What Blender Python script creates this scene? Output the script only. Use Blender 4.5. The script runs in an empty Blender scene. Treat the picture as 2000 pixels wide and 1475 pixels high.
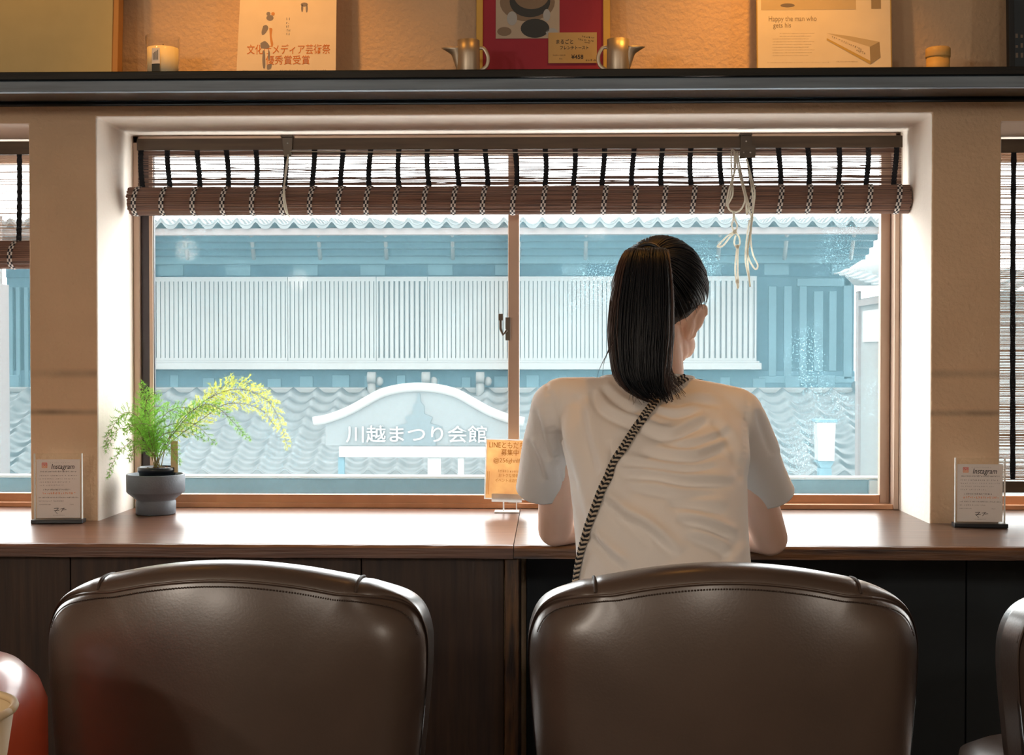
import bpy, bmesh, math, random
import numpy as np
from mathutils import Vector, Matrix, Euler
from mathutils.bvhtree import BVHTree

S = bpy.context.scene
C = S.collection
rnd = random.Random(7)
pi = math.pi

# ------------------------------------------------------------------ camera
F = 2700.0
CAM = Vector((0, 0, 1.11))
CROT = Euler((math.radians(90 - 1.0), 0, math.atan(74 / F)), 'XYZ')
cd = bpy.data.cameras.new('camera')
cam = bpy.data.objects.new('camera', cd)
C.objects.link(cam)
cam.location = CAM
cam.rotation_euler = CROT
cd.sensor_width = 36.0
cd.lens = 36.0 * F / 2000.0
cd.clip_start = 0.05
cd.clip_end = 500
S.camera = cam
RM = CROT.to_matrix()
RMI = np.array(RM.transposed())


def ray(px, py):
    return (RM @ Vector(((px - 1000) / F, (737.5 - py) / F, -1))).normalized()


def at(px, py, Y):
    """the point of the vertical plane at depth Y seen at photo position px, py"""
    d = ray(px, py)
    return CAM + d * ((Y - CAM.y) / d.y)


def X(px, Y, py=690):
    return at(px, py, Y).x


def Z(py, Y, px=1074):
    return at(px, py, Y).z


def project(v):
    q = (np.asarray(v) - np.array(CAM)) @ RMI.T
    return np.stack([1000 + F * q[:, 0] / -q[:, 2], 737.5 - F * q[:, 1] / -q[:, 2]], 1)


# ------------------------------------------------------------------ view, world, lights
S.view_settings.view_transform = 'Standard'
S.view_settings.look = 'None'
S.view_settings.exposure = 0.0
S.view_settings.gamma = 1.0
S.view_settings.use_curve_mapping = False
S.cycles.use_denoising = True
S.cycles.max_bounces = 10
S.cycles.transparent_max_bounces = 24
S.cycles.sample_clamp_indirect = 6.0
S.cycles.caustics_reflective = True
S.cycles.caustics_refractive = False

W = bpy.data.worlds.new('overcast_sky')
S.world = W
W.use_nodes = True
wn = W.node_tree.nodes
wn['Background'].inputs['Color'].default_value = (1.0, 0.985, 0.955, 1)
wn['Background'].inputs['Strength'].default_value = 8.8


def light(name, kind, loc, energy, color, rot=(0, 0, 0), **k):
    l = bpy.data.lights.new(name, kind)
    l.energy = energy
    l.color = color
    for a, b in k.items():
        setattr(l, a, b)
    o = bpy.data.objects.new(name, l)
    C.objects.link(o)
    o.location = loc
    o.rotation_euler = rot
    return o


# daylight on the far side of the street, softened by thin cloud
light('sun', 'SUN', (0, -10, 20), 1.2, (1.0, 0.96, 0.9), (math.radians(48), 0, math.radians(-24)), angle=math.radians(20))
# low pendant lamps over the tables behind the viewer; the last one is added as fill
light('pendant', 'POINT', (-1.93, -0.35, 1.66), 38, (1.0, 0.88, 0.75), shadow_soft_size=0.06)
light('pendant', 'POINT', (-1.47, -1.06, 1.54), 29, (1.0, 0.88, 0.75), shadow_soft_size=0.06)
light('pendant', 'POINT', (0.27, -1.06, 1.82), 23, (1.0, 0.88, 0.75), shadow_soft_size=0.06)
light('pendant', 'POINT', (2.35, -0.6, 1.60), 24, (1.0, 0.88, 0.75), shadow_soft_size=0.06)
# warm spots over the picture shelf
for px, e, a in ((470, 22, 78), (1535, 28, 80), (1180, 4, 110), (-20, 9, 100)):
    light('shelf_spot', 'SPOT', (X(px, 2.78), 2.78, 2.42), e, (1.0, 0.42, 0.065), (math.radians(14), 0, 0), spot_size=math.radians(a), spot_blend=0.9, shadow_soft_size=0.02)


# ------------------------------------------------------------------ materials
def mat(name, col, rough=0.6, metal=0.0, var=0.0, scale=8.0, bump=0.0, bscale=40.0, stretch=None, col2=None, coat=0.0, coat_rough=0.1, coat_ior=1.5, spec=0.5, trans=0.0, sheen=0.0, detail=4.0, bdist=0.01):
    m = bpy.data.materials.new(name)
    m.use_nodes = True
    nt = m.node_tree
    n, l = nt.nodes, nt.links
    b = n['Principled BSDF']
    b.inputs['Base Color'].default_value = (*col, 1)
    b.inputs['Roughness'].default_value = rough
    b.inputs['Metallic'].default_value = metal
    b.inputs['Coat Weight'].default_value = coat
    b.inputs['Coat Roughness'].default_value = coat_rough
    b.inputs['Coat IOR'].default_value = coat_ior
    b.inputs['Specular IOR Level'].default_value = spec
    b.inputs['Sheen Weight'].default_value = sheen
    if trans:
        b.inputs['Subsurface Weight'].default_value = trans
    tc = n.new('ShaderNodeTexCoord')
    mp = n.new('ShaderNodeMapping')
    l.new(tc.outputs['Object'], mp.inputs[0])
    if stretch:
        mp.inputs['Scale'].default_value = stretch
    if var or col2:
        no = n.new('ShaderNodeTexNoise')
        no.inputs['Scale'].default_value = scale
        no.inputs['Detail'].default_value = detail
        l.new(mp.outputs[0], no.inputs['Vector'])
        r = n.new('ShaderNodeValToRGB')
        c2 = col2 or tuple(min(1, c * (1 + var)) for c in col)
        c1 = col if col2 else tuple(c * (1 - var) for c in col)
        r.color_ramp.elements[0].color = (*c1, 1)
        r.color_ramp.elements[1].color = (*c2, 1)
        r.color_ramp.elements[0].position = 0.32
        r.color_ramp.elements[1].position = 0.68
        l.new(no.outputs['Fac'], r.inputs[0])
        l.new(r.outputs[0], b.inputs['Base Color'])
    if bump:
        nb = n.new('ShaderNodeTexNoise')
        nb.inputs['Scale'].default_value = bscale
        nb.inputs['Detail'].default_value = 5
        l.new(mp.outputs[0], nb.inputs['Vector'])
        bp = n.new('ShaderNodeBump')
        bp.inputs['Strength'].default_value = bump
        bp.inputs['Distance'].default_value = bdist
        l.new(nb.outputs['Fac'], bp.inputs['Height'])
        l.new(bp.outputs[0], b.inputs['Normal'])
    return m


M = {}
M['plaster'] = mat('plaster', (0.73, 0.53, 0.35), 0.9, var=0.06, scale=5, bump=0.7, bscale=85, bdist=0.005, spec=0.2)
# two old dirt lines run across the plaster piers at counter height
nt = M['plaster'].node_tree
n, l = nt.nodes, nt.links
geo = n.new('ShaderNodeNewGeometry')
sx = n.new('ShaderNodeSeparateXYZ')
l.new(geo.outputs['Position'], sx.inputs[0])
acc = None
for zc, w, a in ((1.063, 0.016, 0.30), (0.973, 0.012, 0.42)):
    s1 = n.new('ShaderNodeMath'); s1.operation = 'SUBTRACT'; s1.inputs[1].default_value = zc
    l.new(sx.outputs['Z'], s1.inputs[0])
    s2 = n.new('ShaderNodeMath'); s2.operation = 'ABSOLUTE'; l.new(s1.outputs[0], s2.inputs[0])
    mr = n.new('ShaderNodeMapRange'); mr.inputs['From Min'].default_value = w; mr.inputs['From Max'].default_value = 0
    mr.inputs['To Min'].default_value = 0; mr.inputs['To Max'].default_value = a
    mr.interpolation_type = 'SMOOTHSTEP'
    l.new(s2.outputs[0], mr.inputs['Value'])
    if acc is None:
        acc = mr.outputs[0]
    else:
        ad = n.new('ShaderNodeMath'); ad.operation = 'ADD'; l.new(acc, ad.inputs[0]); l.new(mr.outputs[0], ad.inputs[1]); acc = ad.outputs[0]
lt = n.new('ShaderNodeMath'); lt.operation = 'LESS_THAN'; lt.inputs[1].default_value = 3.197
l.new(sx.outputs['Y'], lt.inputs[0])
mu = n.new('ShaderNodeMath'); mu.operation = 'MULTIPLY'; l.new(acc, mu.inputs[0]); l.new(lt.outputs[0], mu.inputs[1])
dn = n.new('ShaderNodeTexNoise'); dn.inputs['Scale'].default_value = 14
l.new(geo.outputs['Position'], dn.inputs['Vector'])
mu2 = n.new('ShaderNodeMath'); mu2.operation = 'MULTIPLY'; l.new(mu.outputs[0], mu2.inputs[0]); l.new(dn.outputs['Fac'], mu2.inputs[1])
mu3 = n.new('ShaderNodeMath'); mu3.operation = 'MULTIPLY'; mu3.inputs[1].default_value = 1.9; l.new(mu2.outputs[0], mu3.inputs[0])
mx = n.new('ShaderNodeMixRGB')
mx.inputs['Color2'].default_value = (0.12, 0.10, 0.085, 1)
bs = n['Principled BSDF']
src = bs.inputs['Base Color'].links[0].from_socket
l.new(mu3.outputs[0], mx.inputs['Fac']); l.new(src, mx.inputs['Color1']); l.new(mx.outputs[0], bs.inputs['Base Color'])

M['reveal'] = mat('reveal_lit', (0.80, 0.72, 0.645), 0.9, var=0.03, scale=5, bump=0.3, bscale=85, bdist=0.003, spec=0.2)  # lighter than the piers, painting in daylight the recess lacks
M['room_wall'] = mat('room_wall', (0.42, 0.33, 0.24), 0.9, var=0.05, scale=3)
M['ceiling'] = mat('ceiling_paint', (0.45, 0.36, 0.27), 0.9, var=0.04, scale=2)
M['floor'] = mat('floor_wood', (0.10, 0.06, 0.04), 0.45, col2=(0.05, 0.03, 0.02), scale=6, stretch=(1, 12, 1))
M['shelf'] = mat('shelf_wood', (0.007, 0.012, 0.017), 0.13, var=0.3, scale=5, stretch=(0.6, 6, 12), bump=0.03, bscale=6, spec=0.5)
M['edge_sheen'] = mat('worn_edge_sheen', (0.21, 0.285, 0.36), 0.4, col2=(0.12, 0.16, 0.205), scale=5, stretch=(0.7, 1, 14))  # worn streaked edge, its colour lightened to stand in for a sheen
M['ledger'] = mat('ledger_wood', (0.010, 0.017, 0.023), 0.7, spec=0.2)
M['counter'] = mat('counter_wood', (0.21, 0.10, 0.06), 0.30, col2=(0.115, 0.052, 0.034), scale=7, stretch=(0.7, 14, 14), bump=0.05, bscale=9, coat=0.5, coat_rough=0.28, coat_ior=1.44, spec=0.05)
M['counter_old'] = mat('counter_wood_worn', (0.15, 0.075, 0.04), 0.30, col2=(0.045, 0.028, 0.024), scale=6, stretch=(0.7, 12, 12), bump=0.06, bscale=9, coat=0.5, coat_rough=0.28, coat_ior=1.44, spec=0.05)
M['edge_wood'] = mat('edge_wood', (0.20, 0.115, 0.085), 0.45, col2=(0.105, 0.06, 0.05), scale=8, stretch=(0.8, 1, 22), bump=0.25, bscale=9)
M['edge_worn'] = mat('edge_wood_worn', (0.05, 0.036, 0.036), 0.45, col2=(0.20, 0.09, 0.035), scale=4, stretch=(1.2, 1, 16), bump=0.3, bscale=9)
M['board'] = mat('board_wood', (0.062, 0.036, 0.024), 0.5, col2=(0.028, 0.019, 0.017), scale=7, stretch=(9, 1, 0.5), bump=0.15, bscale=10)
M['post'] = mat('post_wood', (0.17, 0.085, 0.035), 0.5, col2=(0.03, 0.022, 0.022), scale=6, stretch=(14, 1, 1.6), bump=0.3, bscale=10)
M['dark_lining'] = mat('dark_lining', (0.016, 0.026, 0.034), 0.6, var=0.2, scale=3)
M['bronze'] = mat('bronze_frame', (0.46, 0.33, 0.25), 0.42, metal=0.35, var=0.05, scale=4)
M['bronze_dark'] = mat('bronze_channel', (0.035, 0.026, 0.03), 0.4, metal=0.3)
M['rail'] = mat('bronze_rail_reflection', (0.50, 0.25, 0.13), 0.36, metal=0.4, var=0.12, scale=6, stretch=(2, 1, 1))  # reddened so that the counter's reflection sits in the colour
M['steel'] = mat('steel', (0.5, 0.48, 0.45), 0.3, metal=0.9)
M['bracket'] = mat('bracket_metal', (0.11, 0.09, 0.07), 0.4, metal=0.6)
M['bamboo'] = mat('bamboo', (0.30, 0.165, 0.115), 0.45, col2=(0.085, 0.052, 0.045), scale=9, stretch=(0.5, 10, 60), bump=0.2, bscale=20)
M['headrail'] = mat('headrail_wood', (0.13, 0.09, 0.055), 0.55, col2=(0.09, 0.062, 0.04), scale=6, stretch=(1, 4, 14))
M['bamboo_light'] = mat('bamboo_light', (0.72, 0.50, 0.34), 0.55, col2=(0.48, 0.29, 0.18), scale=9, stretch=(0.5, 10, 60))
M['tape_dark'] = mat('tape_dark', (0.012, 0.015, 0.022), 0.9, bump=0.6, bscale=500)
M['leather'] = mat('leather', (0.080, 0.055, 0.044), 0.32, var=0.12, scale=6, bump=0.14, bscale=260, bdist=0.002, coat=1.0, coat_rough=0.27)
M['thread'] = mat('thread', (0.05, 0.032, 0.024), 0.6)
M['red_vinyl'] = mat('red_vinyl', (0.55, 0.07, 0.02), 0.3, var=0.1, scale=4, coat=0.3)
M['chair_wood'] = mat('chair_leg_wood', (0.06, 0.035, 0.022), 0.4)
M['cream_paper'] = mat('cup_paper', (0.68, 0.52, 0.30), 0.6)
M['cup_in'] = mat('cup_inside', (0.55, 0.36, 0.20), 0.6)
M['shirt'] = mat('shirt_cotton', (0.93, 0.915, 0.90), 0.9, bump=0.25, bscale=900, bdist=0.001, sheen=0.2, spec=0.2)
M['skin'] = mat('skin', (0.95, 0.64, 0.50), 0.5, var=0.04, scale=10, trans=0.04, spec=0.4)
M['skin'].node_tree.nodes['Principled BSDF'].inputs['Subsurface Radius'].default_value = (0.02, 0.007, 0.004)
M['hair'] = mat('hair', (0.007, 0.010, 0.015), 0.40, spec=0.35)
M['hair_tip'] = mat('hair_brown', (0.048, 0.025, 0.02), 0.42, spec=0.6)
M['trousers'] = mat('trousers', (0.03, 0.035, 0.05), 0.9)
M['shoe'] = mat('shoe', (0.5, 0.48, 0.45), 0.7)
M['eye'] = mat('eye_white', (0.85, 0.83, 0.8), 0.2)
M['lip'] = mat('lip', (0.5, 0.18, 0.14), 0.5)
M['strap_dark'] = mat('strap_dark', (0.012, 0.015, 0.02), 0.8)
M['strap_light'] = mat('strap_light', (0.60, 0.52, 0.42), 0.8)
M['ceramic'] = mat('grey_ceramic', (0.125, 0.145, 0.175), 0.5, var=0.06, scale=30, bump=0.08, bscale=200)
M['black_plastic'] = mat('black_plastic', (0.015, 0.02, 0.026), 0.28)
M['soil'] = mat('soil', (0.10, 0.055, 0.03), 0.95, var=0.5, scale=60, bump=1, bscale=80)
M['stem'] = mat('fern_stem', (0.22, 0.18, 0.06), 0.6)


def leafmat(name, c):
    m = bpy.data.materials.new(name)
    m.use_nodes = True
    n, l = m.node_tree.nodes, m.node_tree.links
    n.remove(n['Principled BSDF'])
    d = n.new('ShaderNodeBsdfDiffuse'); t = n.new('ShaderNodeBsdfTranslucent'); x = n.new('ShaderNodeMixShader')
    no = n.new('ShaderNodeTexNoise'); no.inputs['Scale'].default_value = 30
    tc = n.new('ShaderNodeTexCoord'); l.new(tc.outputs['Object'], no.inputs['Vector'])
    r = n.new('ShaderNodeValToRGB')
    r.color_ramp.elements[0].color = (*[v * 0.7 for v in c], 1); r.color_ramp.elements[1].color = (*[min(1, v * 1.25) for v in c], 1)
    l.new(no.outputs['Fac'], r.inputs[0])
    l.new(r.outputs[0], d.inputs[0]); l.new(r.outputs[0], t.inputs[0])
    x.inputs[0].default_value = 0.5
    l.new(d.outputs[0], x.inputs[1]); l.new(t.outputs[0], x.inputs[2])
    l.new(x.outputs[0], n['Material Output'].inputs[0])
    return m


M['cord'] = leafmat('cord_cotton', (0.90, 0.83, 0.74))
M['leaf'] = leafmat('fern_leaf', (0.30, 0.60, 0.10))
M['leaf_pale'] = leafmat('fern_leaf_yellow_glare', (0.75, 0.80, 0.16))  # yellow-green fronds, paled to put the window glare into their colour


def glassmat(name, haze, speck, tint=(0.97, 0.985, 0.99)):
    """window glass with a bluish film painting in a veil of haze, and dried water spots"""
    m = bpy.data.materials.new(name)
    m.use_nodes = True
    n, l = m.node_tree.nodes, m.node_tree.links
    n.remove(n['Principled BSDF'])
    tr = n.new('ShaderNodeBsdfTransparent'); tr.inputs[0].default_value = (*tint, 1)
    gl = n.new('ShaderNodeBsdfGlossy'); gl.inputs['Roughness'].default_value = 0.02
    fr = n.new('ShaderNodeFresnel'); fr.inputs['IOR'].default_value = 1.065
    m1 = n.new('ShaderNodeMixShader')
    bf = n.new('ShaderNodeNewGeometry'); ou = n.new('ShaderNodeMath'); ou.operation = 'SUBTRACT'; ou.inputs[0].default_value = 1.0
    l.new(bf.outputs['Backfacing'], ou.inputs[1])
    fo = n.new('ShaderNodeMath'); fo.operation = 'MULTIPLY'; l.new(fr.outputs[0], fo.inputs[0]); l.new(ou.outputs[0], fo.inputs[1])
    l.new(fo.outputs[0], m1.inputs[0]); l.new(tr.outputs[0], m1.inputs[1]); l.new(gl.outputs[0], m1.inputs[2])
    du = n.new('ShaderNodeBsdfTranslucent'); du.inputs[0].default_value = (0.44, 0.83, 0.98, 1)  # blue tint paints the hazy veil over the view
    m2 = n.new('ShaderNodeMixShader')
    l.new(m1.outputs[0], m2.inputs[1]); l.new(du.outputs[0], m2.inputs[2])
    tc = n.new('ShaderNodeTexCoord')
    no = n.new('ShaderNodeTexNoise'); no.inputs['Scale'].default_value = 3.0
    l.new(tc.outputs['Object'], no.inputs['Vector'])
    mr = n.new('ShaderNodeMapRange'); mr.inputs['To Min'].default_value = haze * 0.75; mr.inputs['To Max'].default_value = haze * 1.25
    l.new(no.outputs['Fac'], mr.inputs['Value'])
    out = mr.outputs[0]
    if speck:
        vo = n.new('ShaderNodeTexVoronoi'); vo.inputs['Scale'].default_value = 190
        vo.inputs['Randomness'].default_value = 1.0
        l.new(tc.outputs['Object'], vo.inputs['Vector'])
        m3 = n.new('ShaderNodeMapRange'); m3.inputs['From Min'].default_value = 0.26; m3.inputs['From Max'].default_value = 0.14
        m3.inputs['To Min'].default_value = 0; m3.inputs['To Max'].default_value = 1.0
        l.new(vo.outputs['Distance'], m3.inputs['Value'])
        n2 = n.new('ShaderNodeTexNoise'); n2.inputs['Scale'].default_value = 4.5; n2.inputs['Detail'].default_value = 6
        l.new(tc.outputs['Object'], n2.inputs['Vector'])
        m4 = n.new('ShaderNodeMapRange'); m4.inputs['From Min'].default_value = 0.52; m4.inputs['From Max'].default_value = 0.66
        m4.inputs['To Min'].default_value = 0; m4.inputs['To Max'].default_value = speck
        l.new(n2.outputs['Fac'], m4.inputs['Value'])
        mm = n.new('ShaderNodeMath'); mm.operation = 'MULTIPLY'; l.new(m3.outputs[0], mm.inputs[0]); l.new(m4.outputs[0], mm.inputs[1])
        ad = n.new('ShaderNodeMath'); ad.operation = 'ADD'; ad.use_clamp = True
        l.new(out, ad.inputs[0]); l.new(mm.outputs[0], ad.inputs[1]); out = ad.outputs[0]
    l.new(out, m2.inputs[0])
    l.new(m2.outputs[0], n['Material Output'].inputs[0])
    return m


for nm, c in dict(card_orange=(1.0, 0.64, 0.38), card_white=(0.88, 0.87, 0.84)).items():
    M[nm] = leafmat('paper_' + nm, c)


M['glass'] = glassmat('hazy_glass', 0.025, 0.12)
M['glass_spotted'] = glassmat('spotted_glass', 0.031, 0.40)


def clearmat(name, c, ior=1.45, rough=0.03, base=0.05):
    m = bpy.data.materials.new(name)
    m.use_nodes = True
    n, l = m.node_tree.nodes, m.node_tree.links
    n.remove(n['Principled BSDF'])
    tr = n.new('ShaderNodeBsdfTransparent'); tr.inputs[0].default_value = (*c, 1)
    gl = n.new('ShaderNodeBsdfGlossy'); gl.inputs['Roughness'].default_value = rough
    fr = n.new('ShaderNodeFresnel'); fr.inputs['IOR'].default_value = ior
    ad = n.new('ShaderNodeMath'); ad.operation = 'ADD'; ad.inputs[1].default_value = base; ad.use_clamp = True
    bf = n.new('ShaderNodeNewGeometry'); ou = n.new('ShaderNodeMath'); ou.operation = 'SUBTRACT'; ou.inputs[0].default_value = 1.0
    l.new(bf.outputs['Backfacing'], ou.inputs[1])
    fo = n.new('ShaderNodeMath'); fo.operation = 'MULTIPLY'; l.new(ad.outputs[0], fo.inputs[0]); l.new(ou.outputs[0], fo.inputs[1])
    l.new(fr.outputs[0], ad.inputs[0])
    x = n.new('ShaderNodeMixShader')
    l.new(fo.outputs[0], x.inputs[0]); l.new(tr.outputs[0], x.inputs[1]); l.new(gl.outputs[0], x.inputs[2])
    l.new(x.outputs[0], n['Material Output'].inputs[0])
    return m


M['acrylic'] = clearmat('clear_acrylic', (0.995, 0.995, 0.99), 1.3, 0.03, 0.01)
M['sleeve'] = clearmat('plastic_sleeve', (0.98, 0.98, 0.97), 1.45, 0.14, 0.05)
M['acrylic_edge'] = mat('acrylic_edge', (0.85, 0.87, 0.86), 0.25)
M['frosted'] = mat('frosted_glass', (0.55, 0.52, 0.42), 0.35)
# paper and print
for nm, c in dict(paper=(0.88, 0.85, 0.84), white=(0.85, 0.84, 0.82), ink=(0.03, 0.03, 0.04), ink_soft=(0.25, 0.23, 0.24), orange=(0.90, 0.30, 0.10), ink_orange=(0.62, 0.27, 0.05), insta=(0.85, 0.22, 0.20), insta_b=(0.95, 0.45, 0.25), poster=(0.86, 0.74, 0.56), poster_b=(0.88, 0.78, 0.60), poster_ink=(0.62, 0.19, 0.02), kimono=(0.26, 0.24, 0.24), obi=(0.65, 0.30, 0.10), canvas=(0.44, 0.40, 0.22), wood_side=(0.45, 0.24, 0.08), red=(0.30, 0.018, 0.05), photo=(0.42, 0.40, 0.36), photo_d=(0.03, 0.045, 0.06), photo_m=(0.20, 0.17, 0.14), photo_l=(0.35, 0.42, 0.5), card=(0.50, 0.36, 0.16), tan=(0.62, 0.50, 0.30), tan_d=(0.35, 0.24, 0.08), shadow_ink=(0.36, 0.28, 0.16), wax=(0.8, 0.72, 0.52), label_grey=(0.75, 0.76, 0.8), darkbook=(0.02, 0.025, 0.03), frame_yellow=(0.62, 0.42, 0.10)).items():
    M[nm] = mat('print_' + nm, c, 0.7, var=0.03, scale=20)
M['milk_steel'] = mat('brushed_steel', (0.55, 0.48, 0.38), 0.42, metal=0.75)
M['box_wood'] = mat('box_wood', (0.62, 0.40, 0.14), 0.55, var=0.1, scale=10, stretch=(1, 1, 8))
# across the street
M['timber'] = mat('blue_grey_timber', (0.0109, 0.0359, 0.0515), 0.8, var=0.15, scale=2, stretch=(1, 1, 4))
M['timber_mid'] = mat('blue_grey_timber_faded', (0.0281, 0.0608, 0.0764), 0.8, var=0.12, scale=2)
M['timber_deep'] = mat('blue_timber_deep', (0.0047, 0.0250, 0.0406), 0.85, var=0.25, scale=1.3)
M['fascia'] = mat('fascia_pink', (0.1092, 0.0874, 0.0819), 0.8, var=0.05, scale=2)
M['roof_tile'] = mat('roof_tile', (0.064, 0.067, 0.067), 0.6, var=0.18, scale=5)
M['lattice'] = mat('lattice_cream', (0.1443, 0.1443, 0.1404), 0.8, var=0.05, scale=2)
M['lattice_back'] = mat('lattice_back', (0.19, 0.19, 0.187), 0.8)
M['house_white'] = mat('house_white', (0.0975, 0.0952, 0.0913), 0.85, var=0.03, scale=1)
M['house_pink'] = mat('house_pink', (0.1014, 0.0811, 0.0749), 0.85, var=0.04, scale=1)
M['sign_blue'] = mat('sign_blue', (0.066, 0.072, 0.074), 0.7, var=0.03, scale=2)
M['sign_mark'] = mat('sign_mark', (0.040, 0.052, 0.058), 0.7)
M['sign_white'] = mat('sign_white', (0.1287, 0.1287, 0.1264), 0.6)
M['lantern_white'] = mat('lantern_white', (0.1326, 0.1326, 0.1295), 0.5)
M['beam'] = mat('weathered_beam', (0.0125, 0.0234, 0.0328), 0.8, col2=(0.0203, 0.0328, 0.0421), scale=5, stretch=(0.8, 1, 16))
M['street'] = mat('street_paving', (0.72, 0.71, 0.69), 0.9, var=0.08, scale=1)


# ------------------------------------------------------------------ mesh builder
ORG = {}


class MB:
    def __init__(s):
        s.v, s.f, s.mi, s.sm = [], [], [], []

    def add(s, vs, fs, mi=0, sm=False):
        o = len(s.v)
        s.v += [tuple(v) for v in vs]
        for f in fs:
            s.f.append([i + o for i in f]); s.mi.append(mi); s.sm.append(sm)
        return s

    def box(s, a, b, mi=0, T=None):
        x0, y0, z0 = a; x1, y1, z1 = b
        vs = [Vector(p) for p in ((x0, y0, z0), (x1, y0, z0), (x1, y1, z0), (x0, y1, z0), (x0, y0, z1), (x1, y0, z1), (x1, y1, z1), (x0, y1, z1))]
        if T is not None:
            vs = [T @ v for v in vs]
        return s.add(vs, [(0, 3, 2, 1), (4, 5, 6, 7), (0, 1, 5, 4), (1, 2, 6, 5), (2, 3, 7, 6), (3, 0, 4, 7)], mi)

    def rings(s, R, mi=0, sm=True, caps=True, closed=True):
        k = len(R[0]); vs = [p for r in R for p in r]; fs = []
        for i in range(len(R) - 1):
            for j in range(k if closed else k - 1):
                a, b = i * k + j, i * k + (j + 1) % k
                fs.append((a, b, b + k, a + k))
        if caps:
            fs.append(tuple(range(k - 1, -1, -1)))
            fs.append(tuple(range((len(R) - 1) * k, len(R) * k)))
        return s.add(vs, fs, mi, sm)

    def tube(s, pts, r, k=8, mi=0, caps=True, flat=1.0, up=None):
        pts = [Vector(p) for p in pts]
        n = len(pts)
        rr = r if hasattr(r, '__len__') else [r] * n
        R = []; pu = None
        for i, p in enumerate(pts):
            t = (pts[min(i + 1, n - 1)] - pts[max(i - 1, 0)])
            if t.length < 1e-9:
                t = Vector((0, 0, 1))
            t.normalize()
            if pu is None:
                a = Vector(up) if up else (Vector((0, 0, 1)) if abs(t.z) < 0.9 else Vector((1, 0, 0)))
            else:
                a = pu
            u = (a - t * a.dot(t))
            if u.length < 1e-6:
                u = t.orthogonal()
            u.normalize(); pu = u; w = t.cross(u)
            R.append([p + (u * math.cos(2 * pi * j / k) * flat + w * math.sin(2 * pi * j / k)) * rr[i] for j in range(k)])
        return s.rings(R, mi, True, caps)

    def capsule(s, p, q, r0, r1, k=20, mi=0):
        p, q = Vector(p), Vector(q); t = (q - p).normalized()
        pts, rr = [], []
        for a in (90, 75, 60, 45, 30, 15, 0):
            pts.append(p - t * r0 * math.sin(math.radians(a))); rr.append(max(r0 * math.cos(math.radians(a)), r0 * 0.02))
        L = max(1, int((q - p).length / 0.03))
        for i in range(1, L):
            pts.append(p.lerp(q, i / L)); rr.append(r0 + (r1 - r0) * i / L)
        for a in (0, 15, 30, 45, 60, 75, 90):
            pts.append(q + t * r1 * math.sin(math.radians(a))); rr.append(max(r1 * math.cos(math.radians(a)), r1 * 0.02))
        return s.tube(pts, rr, k, mi)

    def ellipsoid(s, c, rad, rot=None, k=28, m=18, mi=0):
        c = Vector(c); R = []
        for i in range(m + 1):
            a = pi * (i / m); a = min(max(a, 0.02), pi - 0.02)
            ring = []
            for j in range(k):
                b = -2 * pi * j / k
                v = Vector((rad[0] * math.sin(a) * math.cos(b), rad[1] * math.sin(a) * math.sin(b), rad[2] * math.cos(a)))
                ring.append(c + (rot @ v if rot else v))
            R.append(ring)
        return s.rings(R, mi)

    def loft(s, secs, k=40, mi=0, p=2.0, caps=True):
        """secs: (x, y, z, half width, half depth) horizontal sections from the bottom up"""
        R = []
        for x, y, z, a, b in secs:
            ring = []
            for j in range(k):
                t = 2 * pi * j / k
                cc, ss = math.cos(t), math.sin(t)
                ring.append((x + a * math.copysign(abs(cc) ** (2 / p), cc), y + b * math.copysign(abs(ss) ** (2 / p), ss), z))
            R.append(ring)
        return s.rings(R, mi, True, caps)

    def lathe(s, c, prof, k=40, mi=0, sm=True):
        """prof: (radius, height) pairs round a vertical axis"""
        c = Vector(c); R = []
        for r, z in prof:
            R.append([c + Vector((max(r, 1e-4) * math.cos(2 * pi * j / k), max(r, 1e-4) * math.sin(2 * pi * j / k), z)) for j in range(k)])
        return s.rings(R, mi, sm, caps=True)

    def prism(s, poly, y0, y1, mi=0, sm=False):
        """poly: (x, z) outline, counter-clockwise as seen from -Y"""
        k = len(poly)
        vs = [(x, y0, z) for x, z in poly] + [(x, y1, z) for x, z in poly]
        fs = [tuple(range(k)), tuple(range(2 * k - 1, k - 1, -1))]
        s.add(vs, fs, mi)
        s.add(vs, [(j, j + k, (j + 1) % k + k, (j + 1) % k) for j in range(k)], mi, sm)
        return s

    def build(s, name, m, parent=None, bevel=0, mods=(), merge=False):
        me = bpy.data.meshes.new(name)
        off = Vector(ORG.get(parent.name, (0, 0, 0))) if parent else Vector((0, 0, 0))
        me.from_pydata([Vector(v) - off for v in s.v], [], s.f)
        ms = m if isinstance(m, (list, tuple)) else [m]
        for q in ms:
            me.materials.append(M[q] if isinstance(q, str) else q)
        me.polygons.foreach_set('material_index', s.mi)
        me.polygons.foreach_set('use_smooth', s.sm)
        bm = bmesh.new(); bm.from_mesh(me)
        if merge:
            bmesh.ops.remove_doubles(bm, verts=bm.verts, dist=1e-5)
        bmesh.ops.recalc_face_normals(bm, faces=bm.faces)
        bm.to_mesh(me); bm.free()
        me.update()
        o = bpy.data.objects.new(name, me)
        C.objects.link(o)
        if parent:
            o.parent = parent
            ORG[o.name] = tuple(off)
        if bevel:
            b = o.modifiers.new('bevel', 'BEVEL'); b.width = bevel; b.segments = 2; b.limit_method = 'ANGLE'; b.angle_limit = math.radians(40)
        return o


def tag(o, label, cat, group=None, kind=None):
    if label: o['label'] = label
    if cat: o['category'] = cat
    if group: o['group'] = group
    if kind: o['kind'] = kind
    return o


def thing(name, label, cat, loc, group=None, kind=None):
    o = bpy.data.objects.new(name, None)
    C.objects.link(o)
    o.empty_display_size = 0.05
    o.location = loc
    ORG[o.name] = tuple(loc)
    return tag(o, label, cat, group, kind)


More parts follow.
